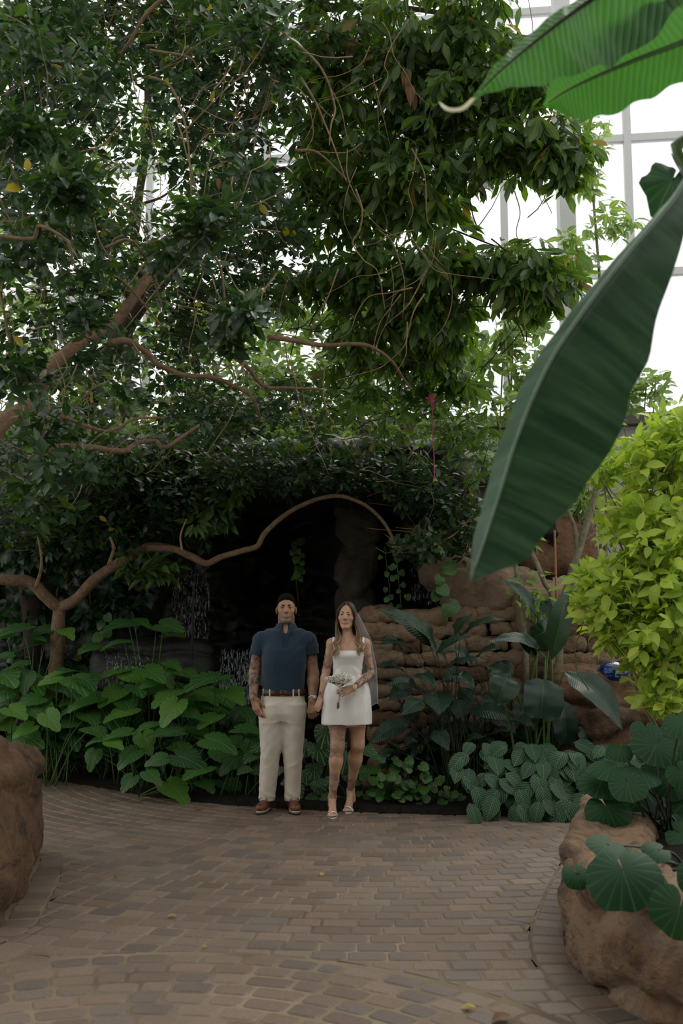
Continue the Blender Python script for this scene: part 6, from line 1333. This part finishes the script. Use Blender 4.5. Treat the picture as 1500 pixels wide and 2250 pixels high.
Hd = heart_tpl(nth=28, rings=3, scal=.10, ns=3, rip=.03, dome=.3, fold=.3); mdk = mesh_data('leaf', *Hd[:2], M_PHIL, True, Hd[2])
inst('leaf', mdk, leaf_frame(at(1478, 395, 3.3), (-.5, -.3, -.8), (-.2, -.9, .5), .2), DK); inst('leaf', mdk, leaf_frame(at(1520, 370, 3.35), (.3, -.3, -.8), (.3, -.8, .6), .2), DK)
m = MB(); m.tube(smooth_path([OFF[DK], at(1600, 800, 3.4), at(1570, 380, 3.4), at(1478, 395, 3.3)], 20), .006, 6); m.build('stem', M_PETD, DK)

# ================================================================== dark broad-leaved plants in the right bed
def zp(x, y): return (780 + x / 2.419, 1250 + y / 2.419)
def zleaf(par, a, b, w_, Y0, Y1, mat, base, nvec=(0, -.75, .65), arch=.12, rs=.006, pm=M_PETD, prof=None, split=.0):
    A = at(*zp(*a), Y0); B = at(*zp(*b), Y1); d = unit(B - A); L = np.linalg.norm(B - A); side = unit(np.cross(d, unit(nvec))); nn = np.cross(side, d); w_ = w_ / 2.419 / pxm(Y0) / 2
    mid = (A + B) / 2 + nn * L * arch; pr = prof or [.05, .62, .95, 1.0, .9, .65, .3, .02]
    spine_leaf(par, [A, mid, B], np.array(pr) * w_, np.array(pr) * w_, -side + nn * .25, side + nn * .25, mat, nu=14, nv=4, corr=.004, rib=.004, rib_mat=pm, droop=.1, edge=.02)
    stalk(par, base + rng.normal(0, .06, 3) * np.array((1, 1, 0)), A, rs, pm, .25)
bl = np.array((.98, 9.0, .03)); PL = thing('broad_leaved_plant', 'broad dark ribbed-leaf plant beside the bride, its leaf tips browned', 'plant', bl)
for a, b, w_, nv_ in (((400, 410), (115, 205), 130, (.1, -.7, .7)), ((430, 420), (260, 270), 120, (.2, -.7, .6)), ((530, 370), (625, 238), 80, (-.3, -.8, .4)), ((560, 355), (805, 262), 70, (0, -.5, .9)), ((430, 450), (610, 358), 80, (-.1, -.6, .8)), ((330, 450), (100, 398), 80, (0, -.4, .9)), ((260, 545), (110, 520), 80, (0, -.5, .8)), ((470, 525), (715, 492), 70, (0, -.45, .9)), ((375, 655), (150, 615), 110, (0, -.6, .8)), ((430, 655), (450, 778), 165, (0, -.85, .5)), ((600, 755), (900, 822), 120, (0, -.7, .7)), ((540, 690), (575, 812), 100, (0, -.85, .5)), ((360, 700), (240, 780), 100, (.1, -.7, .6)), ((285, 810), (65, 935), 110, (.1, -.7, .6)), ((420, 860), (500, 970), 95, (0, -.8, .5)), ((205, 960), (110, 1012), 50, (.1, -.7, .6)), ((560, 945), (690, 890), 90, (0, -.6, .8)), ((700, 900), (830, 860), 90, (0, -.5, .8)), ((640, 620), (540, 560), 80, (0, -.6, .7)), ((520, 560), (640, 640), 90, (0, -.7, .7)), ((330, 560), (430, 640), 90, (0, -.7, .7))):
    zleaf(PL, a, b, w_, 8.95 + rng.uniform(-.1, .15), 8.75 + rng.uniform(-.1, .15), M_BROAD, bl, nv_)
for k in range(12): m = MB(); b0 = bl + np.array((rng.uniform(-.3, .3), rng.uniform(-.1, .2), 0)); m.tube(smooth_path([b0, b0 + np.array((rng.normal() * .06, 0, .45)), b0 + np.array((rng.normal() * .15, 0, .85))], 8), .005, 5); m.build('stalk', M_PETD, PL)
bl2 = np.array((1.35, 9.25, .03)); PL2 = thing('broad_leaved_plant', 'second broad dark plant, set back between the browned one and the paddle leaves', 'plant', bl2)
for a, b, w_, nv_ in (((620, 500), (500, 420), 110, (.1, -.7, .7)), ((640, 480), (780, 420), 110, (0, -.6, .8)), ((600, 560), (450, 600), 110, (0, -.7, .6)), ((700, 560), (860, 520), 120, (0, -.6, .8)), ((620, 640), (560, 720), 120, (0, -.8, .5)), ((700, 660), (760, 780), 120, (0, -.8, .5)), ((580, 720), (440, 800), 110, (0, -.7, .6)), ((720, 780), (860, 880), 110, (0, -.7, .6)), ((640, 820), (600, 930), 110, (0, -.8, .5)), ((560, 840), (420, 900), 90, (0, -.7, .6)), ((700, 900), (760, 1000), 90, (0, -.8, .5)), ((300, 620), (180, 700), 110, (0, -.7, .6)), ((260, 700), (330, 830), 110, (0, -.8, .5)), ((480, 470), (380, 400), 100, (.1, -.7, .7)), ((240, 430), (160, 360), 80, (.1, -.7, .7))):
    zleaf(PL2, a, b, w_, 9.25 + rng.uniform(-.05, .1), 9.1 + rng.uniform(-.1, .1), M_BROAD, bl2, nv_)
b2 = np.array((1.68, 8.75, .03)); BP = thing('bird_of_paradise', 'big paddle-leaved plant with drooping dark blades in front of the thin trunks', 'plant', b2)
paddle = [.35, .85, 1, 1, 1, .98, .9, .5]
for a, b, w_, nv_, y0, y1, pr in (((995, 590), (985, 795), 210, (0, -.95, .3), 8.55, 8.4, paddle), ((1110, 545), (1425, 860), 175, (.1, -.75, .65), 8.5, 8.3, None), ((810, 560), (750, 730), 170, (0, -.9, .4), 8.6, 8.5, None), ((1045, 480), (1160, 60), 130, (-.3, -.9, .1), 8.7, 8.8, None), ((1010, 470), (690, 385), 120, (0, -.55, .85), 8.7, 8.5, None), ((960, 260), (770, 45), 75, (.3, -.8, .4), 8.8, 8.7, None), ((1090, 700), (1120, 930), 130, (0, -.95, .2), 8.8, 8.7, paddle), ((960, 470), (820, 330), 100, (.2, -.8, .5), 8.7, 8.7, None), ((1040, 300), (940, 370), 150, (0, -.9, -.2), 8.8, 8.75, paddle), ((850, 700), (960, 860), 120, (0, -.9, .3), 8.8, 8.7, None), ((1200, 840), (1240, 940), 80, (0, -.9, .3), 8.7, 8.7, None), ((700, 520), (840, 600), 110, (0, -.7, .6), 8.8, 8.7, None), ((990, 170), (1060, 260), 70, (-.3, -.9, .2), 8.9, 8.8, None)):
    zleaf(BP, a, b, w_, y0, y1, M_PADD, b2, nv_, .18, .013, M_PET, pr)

# thin grey trunks
FR = thing('frangipani', 'bare forked grey-green trunks behind the paddle-leaved plant', 'tree', (2.05, 9.35, .03))
for pts, r0, r1 in (([(1228, 1640), (1228, 1500), (1230, 1350), (1246, 1290), (1274, 1200), (1298, 1120), (1320, 1040)], .042, .03), ([(1156, 1640), (1155, 1440), (1150, 1380), (1142, 1300), (1128, 1220)], .03, .022), ([(1212, 1560), (1214, 1330), (1196, 1280), (1175, 1230), (1150, 1180)], .03, .02), ([(1268, 1215), (1262, 1160), (1242, 1110), (1236, 1090)], .024, .014), ([(1280, 1190), (1320, 1160), (1352, 1135)], .008, .005)):
    m = MB(); P = pxpath(pts, 9.35); m.tube(P, np.linspace(r0, r1, len(P)) * (1 + .12 * fbm(P * 16, 2)), 9); m.build('trunk', M_BARKG, FR)
C = np.vstack([blob(1330, 1010, 9.4, 60, 50, .2, 10), blob(1140, 1170, 9.4, 40, 30, .15, 6), blob(1236, 1080, 9.4, 30, 30, .15, 5), blob(1170, 1300, 9.3, 50, 50, .15, 10), blob(1280, 1330, 9.3, 30, 40, .15, 6)]); foliage(FR, T_FAR, M_FARL, whorls(C, rng.normal(0, .4, (len(C), 3)) + np.array((0, -.3, .8)), 7, .13, 1.3, .4, .3), 200)
st = thing('bamboo_stake', 'slim orange-brown stake standing before the red-brown boulder', 'stake', at(1222, 1420, 9.5) * np.array((1, 1, 0))); m = MB(); m.tube([at(1222, 1420, 9.5) * np.array((1, 1, 0)), at(1222, 1330, 9.5), at(1218, 1165, 9.5)], .011, 8); m.build('cane', plain('orange_cane', (.28, .12, .05), .6), st)
for z_ in (.9, 1.5, 2.0): m = MB(); p = at(1222, 1330, 9.5); m.tube([(p[0], p[1], z_), (p[0], p[1], z_ + .012)], .0125, 8); m.build('node', plain('cane_node', (.2, .09, .04), .7), st)

# ================================================================== striped calathea mound
T_CAL = [leaf_tpl(P_ELL, .30, 7, 4, .10, d_, wav=.012) for d_ in (.5, .8, 1.1)]; ME_CAL = [mesh_data('leaf', V, F, M_CALA, True, U) for V, F, U in T_CAL]
cr = random.Random(8); k = 0
for gi, (gx, gn) in enumerate(((1060, 22), (1130, 32), (1200, 38), (1270, 34), (1340, 28), (1400, 18))):
    cb = np.array((at(gx, 1740, 8.35)[0], 8.4, .03)); t = thing('calathea', ['striped calathea nearest the bride in the low mound', 'second striped calathea from the bride', 'third striped calathea from the bride, under the paddle leaves', 'fourth striped calathea from the bride', 'fifth striped calathea from the bride, under the rock shelf', 'striped calathea touching the raised planter'][gi], 'plant', cb, 'striped calatheas along the edge of the court')
    for i in range(gn):
        px = gx + cr.uniform(-55, 55); v = cr.random(); py = 1650 + v * 140; Y = 8.5 - v * .48 + cr.uniform(-.06, .06); p = at(px, py - 20, Y); yaw = cr.uniform(-1.1, 1.1); tl = .25 + v * .6; L = cr.uniform(.17, .25)
        d = (math.sin(yaw) * .9, -math.cos(yaw) * .55, -tl); inst('leaf', ME_CAL[i % 3], leaf_frame(p, d, (cr.uniform(-.3, .3), -.75, .75), L), t); k += 1
        if i % 2 == 0: stalk(t, cb + np.array((cr.uniform(-.1, .1), cr.uniform(-.05, .1), 0)), p, .003, M_PETD, .2)

# ================================================================== variegated plants and ground cover behind the couple
H_VAR = heart_set(nth=22, rings=3, scal=.0, rip=.008, lobe=.6, tip=.9); ME_VAR = to_me('leaf', H_VAR, M_VARI)
ears('cream-veined plant standing between the man and the woman', 700, 8.9, [(715, 1610, 46, 64), (742, 1640, 40, 50), (700, 1645, 36, 60), (690, 1690, 50, 50), (760, 1665, 46, 60), (672, 1700, 40, 36), (640, 1640, 40, 30), (735, 1590, 40, 40), (668, 1640, 40, 60)], ME_VAR, 1.0, M_PET, None, .03, 'variegated_plant', dY=.12)
ears('cream-veined low plant at the heels of the woman', 760, 8.7, [(700, 1725, 46, 44), (690, 1752, 44, 30), (730, 1715, 40, 40), (655, 1735, 36, 30), (800, 1690, 44, 40), (770, 1700, 40, 50), (808, 1650, 46, 30), (640, 1715, 40, 30), (720, 1750, 36, 26)], ME_VAR, 1.0, M_PET, None, .03, 'variegated_plant', dY=.1)
ears('cream-veined plant at the trouser leg of the man beside the elephant ears', 560, 8.9, [(570, 1640, 40, 30), (552, 1660, 44, 30), (565, 1690, 44, 26), (540, 1690, 40, 20), (612, 1690, 30, 30)], ME_VAR, 1.0, M_PET, None, .03, 'variegated_plant', dY=.1)
gr = random.Random(6)
PO_LABELS = ['creeping pothos clump right behind the sandals', 'second creeping pothos clump from the sandals along the soil', 'third creeping pothos clump from the sandals', 'fourth creeping pothos clump from the sandals', 'upper creeping pothos clump beside the calf of the woman', 'upper creeping pothos clump under the browned broad leaves', 'creeping pothos clump touching the calathea mound']
for gi, (gx, gy, n) in enumerate(((815, 1725, 14), (860, 1735, 14), (910, 1740, 14), (960, 1730, 12), (840, 1690, 10), (900, 1700, 10), (1000, 1740, 10))):
    cb = np.array((at(gx, gy, 8.6)[0], 8.65, .03)); t = thing('ground_pothos', PO_LABELS[gi], 'plant', cb, 'creeping pothos on the soil')
    for i in range(n): p = at(gx + gr.uniform(-32, 32), gy + gr.uniform(-35, 28), 8.6 + gr.uniform(-.15, .15)); p[2] = max(p[2], .05); inst('leaf', ME_POT[i % 3], leaf_frame(p, (gr.uniform(-1, 1), -.6, -.4), (gr.uniform(-.3, .3), -.6, .8), gr.uniform(.06, .1)), t); stalk(t, cb, p, .002, M_PET, .1)
# dark understorey that closes the back of both beds
shrub('fern_thicket', 'dark thicket low under the elephant ears', [(150, 1600, 10.0, 200, 70, .2, 60), (420, 1640, 9.6, 150, 60, .2, 50), (100, 1480, 10.5, 160, 60, .2, 40), (330, 1540, 10.2, 160, 50, .2, 40)], M_VINE, T_FAR, .16, 6, 60, 'plant', None, 3, .5, 1.2, .6, M_PETD, -.3, .008, .03)
shrub('fern_thicket', 'dark thicket low behind the calathea mound', [(1050, 1640, 9.3, 130, 60, .15, 50), (1250, 1640, 9.0, 150, 50, .15, 50), (900, 1660, 9.3, 80, 50, .15, 26)], M_VINE, T_FAR, .15, 6, 60, 'plant', None, 3, .5, 1.2, .6, M_PETD, -.3, .008, .03)

# ================================================================== the lime shrub
C = np.vstack([blob(*b) for b in [(1440, 1000, 6.6, 130, 80, .35, 60), (1500, 930, 6.7, 110, 60, .35, 40), (1420, 1130, 6.5, 110, 80, .3, 60), (1480, 1200, 6.3, 110, 90, .3, 64), (1380, 1290, 6.4, 110, 80, .3, 66), (1460, 1350, 6.2, 110, 90, .3, 66), (1340, 1370, 6.5, 60, 50, .2, 22), (1430, 1450, 6.3, 70, 40, .2, 20), (1490, 1470, 6.2, 70, 60, .2, 24), (1330, 1030, 6.9, 60, 50, .25, 20), (1600, 1200, 6.5, 120, 260, .4, 80), (1470, 1535, 6.1, 60, 25, .15, 10), (1290, 1270, 6.6, 30, 40, .15, 8)]])
lb_ = np.array((2.5, 6.6, .36)); LS = thing('lime_shrub', 'bright lime-yellow leafy shrub catching the light over the planter', 'shrub', lb_)
for k in range(9):
    tp = C[rng.integers(len(C))]; m = MB(); P = smooth_path([lb_ + rng.normal(0, .06, 3) * np.array((1, 1, 0)), lb_ * .5 + tp * .5 + rng.normal(0, .12, 3), tp], 12); m.tube(P, np.linspace(.018, .006, 12), 6); m.build('branch', M_BARKG, LS)
T_LIM = [leaf_tpl(P_ELL, .24, 5, 2, .25, d_, wav=.03, wf=5) for d_ in (.4, .8, .1, 1.1)]
foliage(LS, T_LIM, M_LIME, whorls(C, rng.normal(0, .5, (len(C), 3)) + np.array((-.25, -.35, .8)), 7, .125, 1.15, .35, .3), 300); twigs(LS, C, 200, M_BARKG, lambda p: lb_ * .3 + p * .7)

# ================================================================== small things
bb = at(1346, 1478, 8.85); gb = thing('gazing_ball', 'shiny blue mosaic ball half hidden on the rock shelf', 'ornament', bb - np.array((0, 0, .13)))
def blue_mat():
    m, nt, b, out = mat_new('blue_glass_mosaic'); vo = N(nt, 'ShaderNodeTexVoronoi'); vo.inputs['Scale'].default_value = 45; nt.links.new(objco(nt), vo.inputs['Vector']); nt.links.new(ramp(nt, N_sep(nt, vo.outputs['Color']), [(.2, (.004, .012, .08)), (.8, (.01, .03, .15)), (.97, (.1, .16, .3))]), b.inputs['Base Color']); b.inputs['Roughness'].default_value = .12; return m
def N_sep(nt, c): s_ = N(nt, 'ShaderNodeSeparateColor'); nt.links.new(c, s_.inputs[0]); return s_.outputs[0]
m = MB(); m.ball(bb, (.135, .13, .10), 28, 18); m.build('globe', blue_mat(), gb); m = MB(); m.tube([bb - np.array((0, 0, .12)), bb - np.array((0, 0, .085))], [.06, .055], 20); m.build('collar', M_BARKD, gb)
cd = thing('pink_cord', 'pink cord hanging from the canopy left of the banana leaf', 'cord', at(952, 1052, 9.0)); m = MB(); m.tube(pxpath([(948, 860), (951, 920), (950, 960), (953, 1000), (954, 1052)], 9.0), .004, 6); m.build('strand', plain('pink_nylon', (.30, .05, .09), .6), cd); m = MB(); m.ball(at(947, 875, 9.0), (.03, .03, .06), 12, 8); m.build('knot', plain('pink_ribbon', (.35, .05, .09), .7), cd)
T_FAL = leaf_tpl(P_ELL, .3, 6, 4, .35, .7, wav=.03); mfy = mesh_data('fallen_leaf', *T_FAL[:2], M_YEL, True, T_FAL[2]); mfd = mesh_data('fallen_leaf', *T_FAL[:2], M_DEAD, True, T_FAL[2])
for px, py, L, me, lb in ((430, 1778, .09, mfd, 'brown fallen leaf on the pavers near the elephant ears'), (771, 1815, .03, mfy, 'tiny yellow fallen leaf in front of the sandals'), (708, 1922, .05, mfy, 'yellow-green fallen leaf in the middle of the court'), (387, 2017, .05, mfy, 'yellow leaf scrap lying far out on the pavers'), (592, 1906, .03, mfd, 'dark leaf scrap left of the yellow-green fallen leaf'), (258, 1930, .03, mfd, 'small reddish leaf scrap on the shaded pavers'), (1045, 2220, .06, mfy, 'ochre fallen leaf near the bottom edge of the court'), (1121, 2240, .09, mfd, 'curled brown leaf at the bottom edge of the court'), (475, 1742, .13, mfy, 'yellow fallen leaf under the elephant ears'), (455, 2084, .03, mfy, 'pale yellow leaf scrap on the round paving')):
    p = ground(px, py); o = bpy.data.objects.new('fallen_leaf', me); COL.objects.link(o); a = rng.random() * 6.28; o.matrix_world = Matrix(leaf_frame(p + np.array((0, 0, .006 + .1 * L)), (math.cos(a), math.sin(a), .05), (0, 0, 1), L).tolist()); tag(o, lb, 'leaf')
